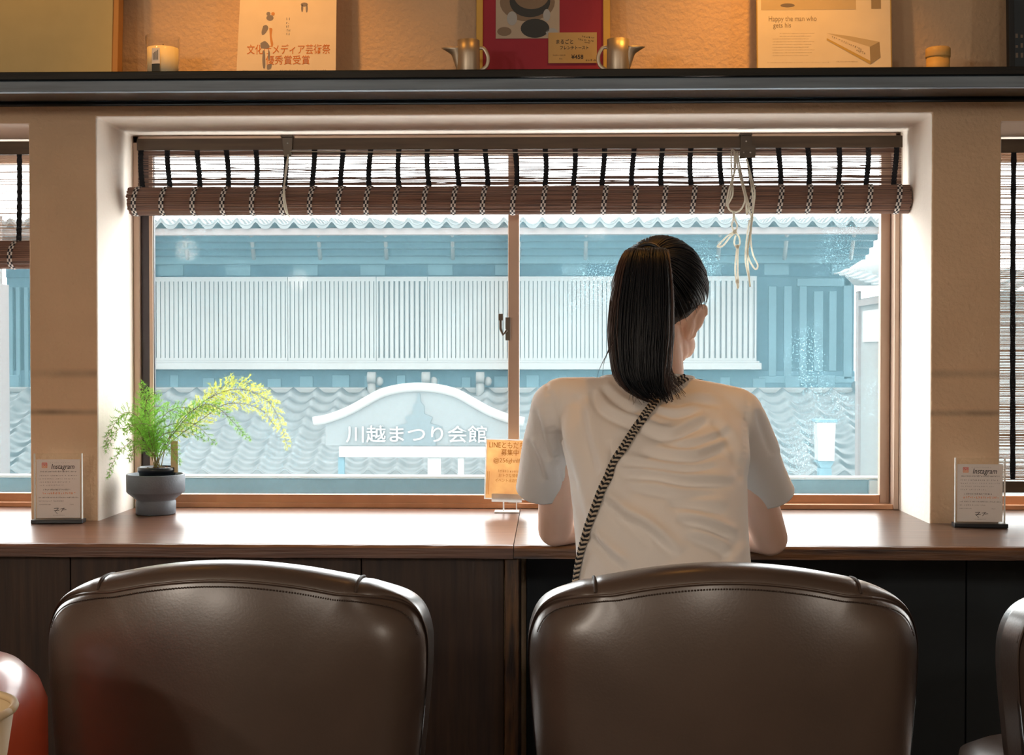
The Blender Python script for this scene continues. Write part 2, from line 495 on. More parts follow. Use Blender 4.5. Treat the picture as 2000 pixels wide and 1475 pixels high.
def struct(o):
    o['kind'] = 'structure'
    return o


def dup(root, loc, rotz=0.0, label=None):
    r = root.copy(); C.objects.link(r); r.location = loc; r.rotation_euler = (0, 0, rotz)
    if label: r['label'] = label
    for ch in list(root.children):
        c = ch.copy(); C.objects.link(c); c.parent = r
        for g in list(ch.children):
            d = g.copy(); C.objects.link(d); d.parent = c
    return r


def text_into(mb, s, size, T, mi=0, depth=0.0004, align='CENTER', shear=0.0, bold=0.0, sx=1.0):
    """lettering as real raised print; T maps the text's own x/y plane into the place"""
    cu = bpy.data.curves.new('lettering', 'FONT')
    cu.body = s; cu.size = size; cu.align_x = align; cu.align_y = 'CENTER'; cu.shear = shear; cu.offset = bold; cu.extrude = depth; cu.resolution_u = 3
    o = bpy.data.objects.new('lettering', cu)
    C.objects.link(o)
    dg = bpy.context.evaluated_depsgraph_get()
    me = bpy.data.meshes.new_from_object(o.evaluated_get(dg))
    vs = [T @ Vector((v.co.x * sx, v.co.y, v.co.z)) for v in me.vertices]
    fs = [tuple(p.vertices) for p in me.polygons]
    bpy.data.objects.remove(o); bpy.data.curves.remove(cu); bpy.data.meshes.remove(me)
    mb.add(vs, fs, mi)
    return mb


def facing(loc, yaw=0.0, tilt=0.0, roll=0.0):
    """plane that faces the room (-Y): text x -> X, text y -> Z"""
    return Matrix.Translation(loc) @ Euler((0, 0, yaw)).to_matrix().to_4x4() @ Euler((tilt, 0, 0)).to_matrix().to_4x4() @ Euler((pi / 2, 0, 0)).to_matrix().to_4x4() @ Euler((0, 0, roll)).to_matrix().to_4x4()


def bez(p0, p1, p2, p3, k):
    return [Vector(p0) * (1 - t) ** 3 + Vector(p1) * 3 * t * (1 - t) ** 2 + Vector(p2) * 3 * t * t * (1 - t) + Vector(p3) * t ** 3 for t in [i / k for i in range(k + 1)]]


def smooth_path(pts, sub=6):
    P = [Vector(p) for p in pts]; out = []
    for i in range(len(P) - 1):
        a, b, c, d = P[max(i - 1, 0)], P[i], P[i + 1], P[min(i + 2, len(P) - 1)]
        for j in range(sub):
            t = j / sub
            out.append(0.5 * ((2 * b) + (c - a) * t + (2 * a - 5 * b + 4 * c - d) * t * t + (3 * b - a - 3 * c + d) * t ** 3))
    out.append(P[-1])
    return out


# ------------------------------------------------------------------ room shell
YW, YG, YC = 3.19, 3.46, 2.80          # wall face, window plane, counter front edge
ZC = 0.72                              # counter top
XL0, XR1 = -3.0, 3.1
LO1 = X(58, YW)                        # right edge of the left opening
M0, M1 = X(191, YW), X(1818, YW)       # main opening
RO0 = X(1954, YW)                      # left edge of the right opening
ZTL, ZTM, ZTR = Z(243, YW, 30), Z(225, YW, 1000), Z(238, YW, 1980)
YO = 3.54

cells = []
xs = [XL0, -2.7, LO1, M0, M1, RO0, 2.85, XR1]
zs = [0.0, ZC - 0.028, ZTL, ZTR, ZTM, 2.60]
zs.sort()


def solid(i, j):
    zc = (zs[j] + zs[j + 1]) / 2
    if zc < ZC - 0.028:
        return True
    if i == 1: return zc > ZTL
    if i == 3: return zc > ZTM
    if i == 5: return zc > ZTR
    return True


mb = MB()
nx, nz = len(xs), len(zs)
vid = lambda i, j, k: (k * nz + j) * nx + i
vs = [(xs[i], (YW, YO)[k], zs[j]) for k in range(2) for j in range(nz) for i in range(nx)]
fs = []; inner = []
for i in range(nx - 1):
    for j in range(nz - 1):
        if not solid(i, j):
            continue
        fs.append((vid(i, j, 0), vid(i + 1, j, 0), vid(i + 1, j + 1, 0), vid(i, j + 1, 0)))
        fs.append((vid(i, j, 1), vid(i, j + 1, 1), vid(i + 1, j + 1, 1), vid(i + 1, j, 1)))
        for di, dj, e in ((-1, 0, ((i, j), (i, j + 1))), (1, 0, ((i + 1, j), (i + 1, j + 1))), (0, -1, ((i, j), (i + 1, j))), (0, 1, ((i, j + 1), (i + 1, j + 1)))):
            a, b = i + di, j + dj
            if not (0 <= a < nx - 1 and 0 <= b < nz - 1) or not solid(a, b):
                (p, q), (r, s_) = e
                fs.append((vid(p, q, 0), vid(r, s_, 0), vid(r, s_, 1), vid(p, q, 1)))
                inner.append(len(fs) - 1)
mb.add(vs, fs)
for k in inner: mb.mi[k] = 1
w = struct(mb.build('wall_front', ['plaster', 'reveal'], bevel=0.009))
w.modifiers['bevel'].segments = 3

struct(MB().box((XL0, -2.6, -0.08), (XR1, YO, 0)).build('floor', 'floor'))
struct(MB().box((XL0 - 0.1, -2.7, 2.60), (XR1 + 0.1, YO, 2.70)).build('ceiling', 'ceiling'))
struct(MB().box((XL0 - 0.1, -2.7, -0.08), (XL0, YO, 2.60)).build('wall_left', 'room_wall'))
struct(MB().box((XR1, -2.7, -0.08), (XR1 + 0.1, YO, 2.60)).build('wall_right', 'room_wall'))
struct(MB().box((XL0, -2.7, -0.08), (XR1, -2.6, 2.60)).build('wall_back', 'room_wall'))

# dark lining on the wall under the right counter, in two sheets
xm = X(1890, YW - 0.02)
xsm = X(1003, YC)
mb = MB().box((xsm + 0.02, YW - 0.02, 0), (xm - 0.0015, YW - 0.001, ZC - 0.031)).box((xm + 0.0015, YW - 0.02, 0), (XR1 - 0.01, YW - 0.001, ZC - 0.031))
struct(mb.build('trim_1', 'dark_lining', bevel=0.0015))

# ------------------------------------------------------------------ counter
def counter(name, xa, xb, tongues, m, me, label, seed):
    r = thing(name, label, 'counter', ((xa + xb) / 2, (YC + YW) / 2, ZC - 0.028))
    mb = MB().box((xa, YC + 0.012, ZC - 0.028), (xb, YW, ZC))
    for a, b in tongues:
        mb.box((a, YW, ZC - 0.028), (b, YG + 0.02, ZC))
    mb.build('counter_top', m, r)
    # edge strip with a slightly worn, wavy upper arris
    q = random.Random(seed); mb = MB(); R = []
    k = 90
    for i in range(k + 1):
        x = xa + (xb - xa) * i / k
        d = q.uniform(0, 0.0016)
        R.append([(x, YC + 0.012, ZC - 0.0285), (x, YC, ZC - 0.0275 + q.uniform(0, .001)), (x, YC - 0.0004, ZC - 0.006), (x, YC + 0.003 + d, ZC - 0.0006 - d), (x, YC + 0.012, ZC - 0.0001)])
    mb.rings(R, 0, False)
    mb.build('edge_strip', me, r)
    return r


counter('window_counter', XL0 + 0.005, xsm - 0.0008, ((-2.69, LO1 - 0.002), (M0 + 0.002, xsm - 0.0008)), 'counter', 'edge_wood', 'brown lacquered window counter on the left, with the potted fern on it', 1)
counter('window_counter', xsm + 0.0008, XR1 - 0.005, ((xsm + 0.0008, M1 - 0.002), (RO0 + 0.002, 2.84)), 'counter_old', 'edge_worn', 'worn dark window counter on the right, under the elbows of the person in white', 2)

# boards closing the space under the left counter
r = thing('board_partition', 'dark brown vertical board partition under the left counter, behind the empty chair', 'partition', (-1.2, YC + 0.05, 0))
xe = X(985, YC + 0.04)
edges = [XL0 + 0.01, X(-560, 2.84), X(-270, 2.84), X(135, 2.84), X(420, 2.84), X(705, 2.84), xe]
for a, b in zip(edges, edges[1:]):
    MB().box((a + 0.001, YC + 0.04, 0.001), (b - 0.001, YC + 0.06, ZC - 0.030)).build('board', 'board', r, bevel=0.0015)
px0, px1 = X(985, YC + 0.02), X(1013, YC + 0.02)
tag(MB().box((px0 + 0.001, YC + 0.02, 0.0), (px1, YC + 0.30, ZC - 0.0295)).build('wooden_post', 'post', bevel=0.002), 'narrow worn wooden post under the seam between the two counters', 'post')

# ------------------------------------------------------------------ picture shelf
ZU = Z(200, YW, 1000); YS = YW - 0.285
ZS = Z(135, YS, 1000)
shelf = thing('wall_shelf', 'long blue-black wooden shelf above the windows carrying pictures and pitchers', 'shelf', (0, YW, ZU))
mb = MB()
prof = [(YS, ZU + 0.002), (YS + 0.002, ZU), (YW - 0.001, ZU), (YW - 0.001, ZS), (YS + 0.002, ZS), (YS, ZS - 0.002)]
R = [[(x, y, z) for y, z in prof] for x in (XL0 + 0.01, XR1 - 0.01)]
mb.rings(R, 0, False)
mb.build('shelf_board', 'shelf', shelf)
MB().box((XL0 + 0.01, YS + 0.006, Z(175, YS + 0.006, 1000)), (XR1 - 0.01, YS + 0.024, ZU - 0.0003)).build('edge_strip', 'edge_sheen', shelf, bevel=0.002)
MB().box((XL0 + 0.01, YW - 0.026, Z(200, YW - 0.026, 1000)), (XR1 - 0.01, YW - 0.001, ZU - 0.0003)).build('ledger', 'ledger', shelf, bevel=0.001)

# ------------------------------------------------------------------ windows
def window(name, x0, x1, z1, meeting=None):
    r = thing(name, None, None, ((x0 + x1) / 2, YG, ZC), kind='structure')
    z0 = ZC + 0.0005
    fb = MB()
    ya, yb = YG, YG + 0.07
    fb.box((x0, ya, z0), (x0 + 0.016, yb, z1)).box((x1 - 0.013, ya, z0), (x1, yb, z1)).box((x0, ya, z1 - 0.02), (x1, yb, z1))
    fb.build('window_frame', 'bronze', r, bevel=0.002)
    MB().box((x0 + 0.016, ya + 0.004, z0), (x1 - 0.013, yb, z0 + 0.012)).build('sill_track', 'rail', r, bevel=0.001)
    xm = meeting
    sashes = []
    if xm is None:
        sashes.append(('sash', x0 + 0.017, x1 - 0.014, ya + 0.03, 'glass'))
    else:
        sashes.append(('sash', x0 + 0.017, xm + 0.014, ya + 0.012, 'glass'))
        sashes.append(('sash', xm - 0.014, x1 - 0.014, ya + 0.040, 'glass_spotted'))
    for k, (nm, a, b, y, gm) in enumerate(sashes):
        zb, zt = z0 + 0.003, z1 - 0.018
        st = 0.030
        sl = st if k == 0 else 0.014
        sr = 0.028 if k == 0 and xm is not None else st - 0.006
        sb = MB()
        sb.box((a, y, zb), (a + sl, y + 0.022, zt), 1 if k == 0 else 0).box((a + sl - 0.010 if k == 0 else a, y - 0.002, zb), (a + sl, y + 0.01, zt), 0)
        sb.box((b - sr, y, zb), (b, y + 0.022, zt), 0)
        sb.box((a + sl, y, zt - 0.03), (b - sr, y + 0.022, zt), 0)
        so = sb.build('sash', ['bronze', 'bronze_dark'], r, bevel=0.0015)
        MB().box((a + sl, y - 0.001, zb), (b - sr, y + 0.023, zb + 0.030)).build('bottom_rail', 'rail', r, bevel=0.002)
        MB().box((a + sl - 0.004, y + 0.009, zb + 0.026), (b - sr + 0.004, y + 0.013, zt - 0.026)).build('window_pane', gm, r)
    if xm is not None:
        # crescent latch on the meeting stile
        px = X(984, ya); lb = MB()
        lb.box((px + 0.004, ya - 0.004, Z(665, ya)), (px + 0.016, ya + 0.011, Z(620, ya)))
        lb.box((px - 0.013, ya - 0.012, Z(626, ya)), (px - 0.002, ya + 0.001, Z(613, ya)))
        lb.tube([(px + 0.008, ya - 0.008, Z(645, ya)), (px - 0.002, ya - 0.008, Z(654, ya)), (px - 0.008, ya - 0.008, Z(642, ya)), (px - 0.008, ya - 0.008, Z(626, ya))], 0.0038, 8)
        lb.build('latch', 'bracket', r, bevel=0.0008)
    return r


wx0, wx1 = X(261, YG), X(1757, YG)
window('window_1', wx0, wx1, ZTM - 0.001, X(1003, YG))
window('window_2', -2.69, LO1 - 0.003, ZTL - 0.001)
window('window_3', RO0 + 0.003, 2.84, ZTR - 0.001)
# plaster reveals closing the gap between the opening and the metal frame
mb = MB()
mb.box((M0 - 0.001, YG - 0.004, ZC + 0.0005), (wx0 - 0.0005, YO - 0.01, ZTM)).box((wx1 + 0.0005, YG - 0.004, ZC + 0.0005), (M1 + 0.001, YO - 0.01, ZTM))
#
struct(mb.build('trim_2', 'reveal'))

# ------------------------------------------------------------------ bamboo blinds
def checker_mat():
    m = bpy.data.materials.new('tape_checked')
    m.use_nodes = True
    n, l = m.node_tree.nodes, m.node_tree.links
    b = n['Principled BSDF']; b.inputs['Roughness'].default_value = 0.9
    uv = n.new('ShaderNodeUVMap'); uv.uv_map = 'weave'
    ck = n.new('ShaderNodeTexChecker'); ck.inputs['Scale'].default_value = 1.0
    ck.inputs['Color1'].default_value = (0.62, 0.58, 0.55, 1); ck.inputs['Color2'].default_value = (0.02, 0.022, 0.03, 1)
    l.new(uv.outputs[0], ck.inputs['Vector']); l.new(ck.outputs['Color'], b.inputs['Base Color'])
    return m


M['tape_checked'] = checker_mat()
YB = 3.405


def blind(label, x0, x1, z_top, z_head, z_flat, roll_r, tape_x, seed, rows, gap, light_slats, fine=False, bottom_bar=None):
    q = random.Random(seed)
    r = thing('bamboo_blind', label, 'blind', ((x0 + x1) / 2, YB, z_top), 'bamboo blinds at the windows')
    MB().box((x0, YB - 0.004, z_head), (x1, YB + 0.012, z_top)).build('head_rail', 'headrail', r, bevel=0.001)
    # slats: thin splints, each a little uneven
    mb = MB()
    pitch = (z_head - z_flat) / rows
    for i in range(rows):
        z = z_head - (i + 0.5) * pitch
        h = pitch * (1 - gap) * q.uniform(0.6, 1.35)
        if not fine:
            if q.random() < 0.16: h = pitch * q.uniform(1.0, 1.5)
            if q.random() < 0.2: h = pitch * 0.28
        k = 40 if not fine else 6
        up = q.uniform(-.2, .2) * pitch
        R = []
        for j in range(k + 1):
            x = x0 + 0.002 + (x1 - x0 - 0.004) * j / k
            dz = up + q.uniform(-.16, .16) * pitch
            hh = h * q.uniform(0.82, 1.18)
            R.append([(x, YB - 0.0012, z + dz - hh / 2), (x, YB - 0.0012, z + dz + hh / 2), (x, YB + 0.0012, z + dz + hh / 2), (x, YB + 0.0012, z + dz - hh / 2)])
        mb.rings(R, 0, False)
    mb.build('slats', light_slats, r)
    # rolled-up part: splints lying round the roll
    yr, zr = YB - 0.004 - roll_r * 0.55, z_flat - roll_r * 0.98
    if roll_r > 0.01:
        mb = MB(); k = 44
        for i in range(k):
            a = 2 * pi * i / k
            rr = roll_r * q.uniform(0.965, 1.0)
            s = pi * roll_r / k * q.uniform(0.85, 1.05)
            c = Vector((0, math.cos(a), math.sin(a)))
            t = Vector((0, -math.sin(a), math.cos(a)))
            o = Vector((0, yr, zr))
            R = []
            for x in (x0 - 0.012 + q.uniform(0, .006), x1 + 0.012 - q.uniform(0, .006)):
                b = Vector((x, 0, 0)) + o
                R.append([b + c * (rr - 0.006) - t * s, b + c * (rr - 0.001) - t * s, b + c * (rr + 0.0006), b + c * (rr - 0.001) + t * s, b + c * (rr - 0.006) + t * s])
            mb.rings(R, 0, False)
        # coiled ends
        for x, sgn in ((x0 - 0.008, -1), (x1 + 0.008, 1)):
            mb.lathe((0, 0, 0), [(0, 0), (roll_r - 0.006, 0)], 4) if False else None
        mb.tube([(x0 - 0.006, yr, zr), (x1 + 0.006, yr, zr)], roll_r - 0.005, 28)
        mb.build('roll', 'bamboo', r)
    # woven tapes, dark on the flat part and checked round the roll
    w = 0.0065
    for tx in tape_x:
        mb = MB(); uvs = []
        pts = [(YB - 0.0035, z_head + 0.012), (YB - 0.0035, z_flat + 0.002)]
        k = 24; R = []
        for i in range(k + 1):
            z = pts[0][1] + (pts[1][1] - pts[0][1]) * i / k
            ww = w * (0.86 + 0.2 * (i % 2)); dx = 0.0035 * math.sin(i / k * pi + tx * 9) * (1 if fine is False else 0.5)
            R.append([(tx - ww + dx, YB - 0.0030, z), (tx + ww + dx, YB - 0.0030, z), (tx + ww + dx, YB - 0.0016, z), (tx - ww + dx, YB - 0.0016, z)])
        mb.rings(R, 0, False)
        nf = len(mb.f)
        if roll_r > 0.01:
            R = []; k2 = 30
            tl = 0.004 * math.sin(tx * 7)
            for i in range(k2 + 1):
                a = math.radians(78 + 200 * i / k2)
                x = tx + tl + 0.0045 * math.cos(i / k2 * 4)
                c = Vector((0, math.cos(a), math.sin(a)))
                o = Vector((0, yr, zr))
                row = []
                for xx, rr in ((x - w * 0.95, roll_r + .0014), (x - w * 0.32, roll_r + .0018), (x + w * 0.32, roll_r + .0018), (x + w * 0.95, roll_r + .0014)):
                    row.append(Vector((xx, 0, 0)) + o + c * rr)
                R.append(row)
            mb.rings(R, 1, False, caps=False, closed=False)
        o = mb.build('tape', ['tape_dark', 'tape_checked'], r)
        uvl = o.data.uv_layers.new(name='weave')
        k2 = 30
        for p in o.data.polygons:
            if p.material_index == 1:
                idx = p.index - nf
                i, j = idx // 3, idx % 3
                for li in p.loop_indices:
                    uvl.data[li].uv = (j + 0.5, i // 2 + 0.5)
    if bottom_bar:
        MB().box((x0, YB - 0.008, bottom_bar[0]), (x1, YB + 0.008, bottom_bar[1])).build('bottom_bar', 'headrail', r, bevel=0.002)
    return r


tx = [X(p, YB, 330) for p in (278, 330, 388, 444, 500, 557, 612, 668, 723, 780, 837, 894, 950, 1007, 1064, 1121, 1178, 1236, 1293, 1350, 1408, 1465, 1522, 1578, 1637, 1693, 1748)]
zA = Z(268, YB); zH = Z(291, YB); zF = Z(366, YB); RR = (Z(365, 3.375) - Z(421, 3.375)) / 2
b1 = blind('bamboo blind half rolled up at the top of the wide middle window', X(268, YB, 330), X(1762, YB, 330), zA, zH, zF, RR, tx, 3, 26, 0.47, 'bamboo')
b2 = blind('bamboo blind rolled to mid height in the left window', -2.66, LO1 - 0.01, Z(272, YB), Z(298, YB), Z(471, YB), 0.034, [X(38, YB, 400), X(-62, YB, 400), X(-180, YB, 400)], 4, 90, 0.5, 'bamboo_light', fine=True)
b3 = blind('bamboo blind let down to the counter in the right window', RO0 + 0.01, 2.80, Z(272, YB, 1980), Z(298, YB, 1980), Z(938, YB, 1980), 0.0, [X(1978, YB), X(2080, YB), X(2190, YB), X(2300, YB)], 5, 210, 0.45, 'bamboo_light', fine=True, bottom_bar=(Z(962, YB, 1980), Z(940, YB, 1980)))

# brackets, draw cords and the tied bundle on the middle blind
for px, wide in ((562, 0), (1457, 1)):
    y = YB - 0.008
    mb = MB()
    x = X(px, y, 290)
    mb.box((x - 0.016, y - 0.010, Z(267, y)), (x + 0.014, y + 0.02, Z(262, y)))
    w0, w1 = 0.013, (0.009 if not wide else 0.014)
    zt, zb = Z(266, y), Z(304, y)
    mb.prism([(x - w1, zb), (x + w1, zb), (x + w0, zt), (x - w0, zt)], y - 0.003, y)
    if wide:
        mb.prism([(x - 0.016, Z(312, y)), (x + 0.022, Z(309, y)), (x + 0.023, Z(288, y)), (x - 0.014, Z(290, y))], y - 0.006, y - 0.001)
    br = mb.build('bracket', 'bracket', b1, bevel=0.0008)
    for dx, pz in ((0.0, 278), (-0.006, 300), (0.010, 300)) if wide else ((0.0, 278),):
        MB().ellipsoid((x + dx, y - (0.0065 if pz > 290 else 0.0035), Z(pz, y)), (0.0022, 0.0012, 0.0022), k=12, m=8).build('screw', 'steel', br)
yc = YB - 0.016
P = lambda px, py, y=yc: at(px, py, y)
yf = YB - 0.085     # in front of the roll
mb = MB()
mb.tube([P(566, 296), P(800, 297.5), P(1100, 298), P(1445, 296)], 0.0013, 8)
mb.tube(smooth_path([P(563, 302), P(560, 330), P(555, 362, YB - 0.05), P(554, 390, yf), P(558, 412, yf), P(566, 424, YB - .05)]), 0.0022, 8)
mb.tube(smooth_path([P(563, 302), P(557, 335), P(556, 380, yf - .002), P(562, 419, yf)]), 0.0014, 8)
mb.build('draw_cord', 'cord', b1)
mb = MB()
cr = 0.0021
loops = [
    [P(1437, 300), P(1430, 292), P(1428, 310), P(1430, 350, yf + .03), P(1431, 380, yf), P(1421, 400, yf), P(1419, 398, yf), P(1424, 370, yf), P(1436, 330, yf + .03), P(1436, 300)],
    [P(1438, 298), P(1442, 330), P(1449, 360, yf), P(1455, 390, yf), P(1446, 410, yf), P(1433, 414, yf), P(1422, 404, yf), P(1427, 375, yf), P(1434, 335), P(1434, 296)],
    [P(1440, 296), P(1446, 330), P(1455, 372, yf), P(1462, 400, yf), P(1459, 420, yf), P(1458, 408, yf), P(1456, 380, yf), P(1445, 330)],
    [P(1458, 310), P(1466, 340), P(1474, 376, yf), P(1472, 400, yf), P(1468, 430, yf), P(1463, 470, yf), P(1461, 500, yf), P(1474, 525, yf), P(1480, 518, yf), P(1470, 495, yf), P(1466, 460, yf), P(1470, 420, yf), P(1470, 380, yf), P(1462, 335)],
    [P(1445, 330), P(1452, 370, yf), P(1464, 410, yf), P(1467, 440, yf), P(1460, 490, yf), P(1462, 530, yf), P(1465, 560, yf), P(1463, 545, yf), P(1456, 510, yf), P(1458, 470, yf), P(1464, 430, yf)],
    [P(1432, 412, yf), P(1432, 430, yf), P(1429, 440, yf), P(1435, 452, yf), P(1440, 441, yf), P(1435, 428, yf), P(1434, 412, yf)],
    [P(1435, 452, yf), P(1420, 462, yf), P(1404, 478, yf), P(1402, 482, yf), P(1412, 480, yf), P(1425, 464, yf), P(1435, 455, yf)],
    [P(1435, 452, yf), P(1443, 462, yf), P(1445, 475, yf), P(1440, 484, yf), P(1434, 475, yf), P(1437, 460, yf)],
    [P(1440, 480, yf), P(1437, 505, yf), P(1436, 530, yf), P(1439, 552, yf), P(1441, 563, yf), P(1442, 552, yf), P(1441, 530, yf), P(1441, 500, yf), P(1442, 480, yf)],
]
for L in loops:
    mb.tube(smooth_path(L, 7), cr, 8)
for c_ in (P(1435, 453, yf), P(1440, 482, yf), P(1440, 550, yf)):
    mb.ellipsoid(c_, (0.005, 0.004, 0.0055), k=12, m=8)
mb.build('cord_bundle', 'cord', b1)
# ------------------------------------------------------------------ across the street
struct(MB().box((-40, YO + 0.5, -3.35), (40, 60, -3.2)).build('floor_street', 'street'))
# weathered beam of the balustrade just outside the glass
yb = 4.25
xb1 = X(1697, yb)
r = thing('balustrade', 'weathered blue-grey timber rail just outside the windows', 'railing', (0, yb, Z(990, yb)))
MB().box((-5.0, yb, Z(969, yb)), (xb1, yb + 0.05, Z(936, yb))).build('top_beam', 'beam', r, bevel=0.002)
MB().box((-5.0, yb - 0.004, Z(935.5, yb)), (xb1 + 0.06, yb + 0.06, Z(931, yb))).build('capping', 'lantern_white', r, bevel=0.001)
MB().box((xb1 + 0.001, yb - 0.01, Z(1250, yb)), (X(1726, yb), yb + 0.06, Z(936.5, yb))).build('end_post', 'house_white', r, bevel=0.002)
MB().box((-5.0, yb + 0.01, Z(1010, yb)), (xb1, yb + 0.04, Z(982, yb))).build('lower_rail', 'beam', r, bevel=0.002)
for px in (-300, 420, 1180, 1600):
    MB().box((X(px, yb), yb + 0.01, -3.2), (X(px + 40, yb), yb + 0.045, Z(969.5, yb))).build('baluster', 'beam', r, bevel=0.002)

YFa, YFe = 18.0, 16.8
fx0, fx1 = X(14, YFa), X(1668, YFa)
r = thing('timber_building', 'long blue-grey timber townhouse with tiled eaves and a cream lattice, across the street', 'building', ((fx0 + fx1) / 2, YFa, -3.2))
z_top = Z(452, YFa)
MB().box((fx0, YFa, -3.2), (fx1, YFa + 6, Z(512, YFa))).build('facade', 'timber', r)
# stepped courses under the eaves
mb = MB()
steps = [(516, 500, 0.10, 1), (500, 486, 0.30, 0), (486, 472, 0.52, 0), (472, 458, 0.75, 0)]
for a, b, d, mi in steps:
    mb.box((fx0 - 0.1, YFa - d - 0.12, Z(a, YFa - d)), (fx1 + 0.1, YFa + 1, Z(b, YFa - d) + 0.02), mi)
mb.build('eaves_courses', ['timber', 'timber_mid'], r, bevel=0.01)
yd = YFa - 0.01
# dark frieze with paler recesses
mb = MB()
mb.box((fx0, yd - 0.02, Z(541, yd)), (fx1, yd, Z(516, yd)), 0)
for i in range(13):
    p = 205 + i * 131
    mb.box((X(p - 24, yd), yd - 0.05, Z(538, yd)), (X(p + 24, yd), yd - 0.02, Z(517, yd)), 1)
mb.build('frieze', ['timber_deep', 'timber_mid'], r)
ye = YFa - 0.95
for i in range(13):
    p = 228 + i * 131
    MB().tube([at(p, 452, ye), at(p + 9 - i * 1.5, 505, YFa - 0.35)], 0.028, 6).build('eave_stay', 'house_white', r)
yf_ = YFe
MB().box((fx0 - 0.5, yf_, Z(458, yf_)), (fx1 + 0.35, yf_ + 0.12, Z(444, yf_))).build('fascia', 'fascia', r, bevel=0.01)
# upper tiled roof with scalloped edge
def tiles(name, xa, xb, ya, za, yb2, zb, pitch, rows, m, parent, amp=0.045, step=0.03, cell=10):
    n = int(round((xb - xa) / pitch)); nu = n * cell
    R = []
    sl = Vector((0, yb2 - ya, zb - za)); L = sl.length; sl.normalize()
    nrm = Vector((0, -sl.z, sl.y))
    for i in range(rows):
        for e in (0.0, 0.5, 0.995):
            t = (i + e) / rows
            row = []
            for j in range(nu + 1):
                u = j / cell
                ph = (u % 1.0)
                w = amp * (math.exp(-((ph - 0.5) / 0.19) ** 2) * 1.25 - 0.55 * math.cos((ph - 0.5) * 2 * pi) * -0.25)
                row.append(Vector((xa + (xb - xa) * j / nu, ya, za)) + sl * (L * t) + nrm * (w + step * (1 - e)))
            R.append(row)
    mb = MB()
    k = nu + 1
    vs = [p for row in R for p in row]
    fs = [(a * k + j, a * k + j + 1, (a + 1) * k + j + 1, (a + 1) * k + j) for a in range(len(R) - 1) for j in range(nu)]
    mb.add(vs, fs, 0, True)
    # front lip
    lip = [R[0][j] - nrm * (step + 0.03) for j in range(k)]
    mb.add(R[0] + lip, [(j, j + 1, k + j + 1, k + j) for j in range(nu)], 0, False)
    o = mb.build(name, m, parent)
    s = o.modifiers.new('thick', 'SOLIDIFY'); s.thickness = 0.02; s.offset = -1
    return o


p37 = 37.3 / F * yf_
nn = int((fx1 - fx0 + 0.9) / p37)
tiles('upper_roof', fx0 - 0.5, fx0 - 0.5 + nn * p37, yf_ - 0.06, Z(444, yf_) + 0.02, YFa + 3, Z(444, yf_) + 0.30, p37, 16, 'roof_tile', r, amp=0.055, step=0.03)
# cream lattice screens
yl = YFa - 0.14
lx0, lx1 = X(205, yl), X(1478, yl)
zl0, zl1 = Z(707, yl), Z(540, yl)
for a, b, q in ((205, 562, 8.6), (562, 735, 8.4), (735, 835, 9.2), (835, 1240, 8.4), (1240, 1478, 10.5)):
    xa, xb = X(a, yl) + 0.003, X(b, yl) - 0.003
    mb = MB(); nb = int((b - a) / q)
    mb.box((xa, yl, zl0), (xb, yl + 0.05, zl0 + 0.05)).box((xa, yl, zl1 - 0.06), (xb, yl + 0.05, zl1))
    fr = 0.66 if a in (735, 1240) else 0.80
    for i in range(nb + 1):
        x = xa + (xb - xa) * (i / nb); w_ = (xb - xa) / nb * fr / 2
        mb.box((max(xa, x - w_), yl + 0.005, zl0), (min(xb, x + w_), yl + 0.04, zl1))
    mb.build('lattice_screen', 'lattice', r)
MB().box((lx0, yl + 0.07, zl0), (lx1, yl + 0.1, zl1)).build('lattice_backing', 'lattice_back', r)
MB().box((lx0 - 0.05, yl - 0.1, Z(722, yl)), (lx1 + 0.05, yl + 0.13, Z(709, yl))).box((lx0 - 0.03, yl - 0.05, zl0 - 0.02), (lx1 + 0.03, yl + 0.12, zl0 + 0.012)).build('lattice_sill', 'lattice', r, bevel=0.01)
# panelled shutters right of the lattice
mb = MB()
y2 = YFa - 0.02
for a, b, c_, d in ((1500, 1515, 560, 735), (1530, 1545, 560, 735), (1555, 1660, 545, 560), (1560, 1574, 560, 735), (1588, 1606, 570, 725), (1618, 1632, 570, 725), (1646, 1662, 545, 740), (1480, 1668, 735, 748)):
    mb.box((X(a, y2), y2 - 0.05, Z(d, y2)), (X(b, y2), y2, Z(c_, y2)))
mb.build('shutter_frame', 'timber_mid', r, bevel=0.006)
mb = MB()
for a, b, c_, d in ((20, 28, 560, 760), (34, 42, 560, 760), (50, 58, 560, 760), (66, 74, 560, 760), (90, 120, 560, 740)):
    mb.box((X(a, y2), y2 - 0.05, Z(d, y2)), (X(b, y2), y2, Z(c_, y2)))
mb.build('board_strip', 'timber_mid', r, bevel=0.006)
mb = MB()
mb.box((fx0, y2 - 0.04, Z(763, y2)), (fx1, y2 + 0.01, Z(724, y2)), 0)
for i in range(26):
    a = 20 + i * 63
    mb.box((X(a, y2), y2 - 0.07, Z(760, y2)), (X(a + rnd.uniform(14, 34), y2), y2 - 0.04, Z(732 + rnd.uniform(0, 8), y2)), 1)
mb.build('base_course', ['timber', 'timber_mid'], r, bevel=0.005)
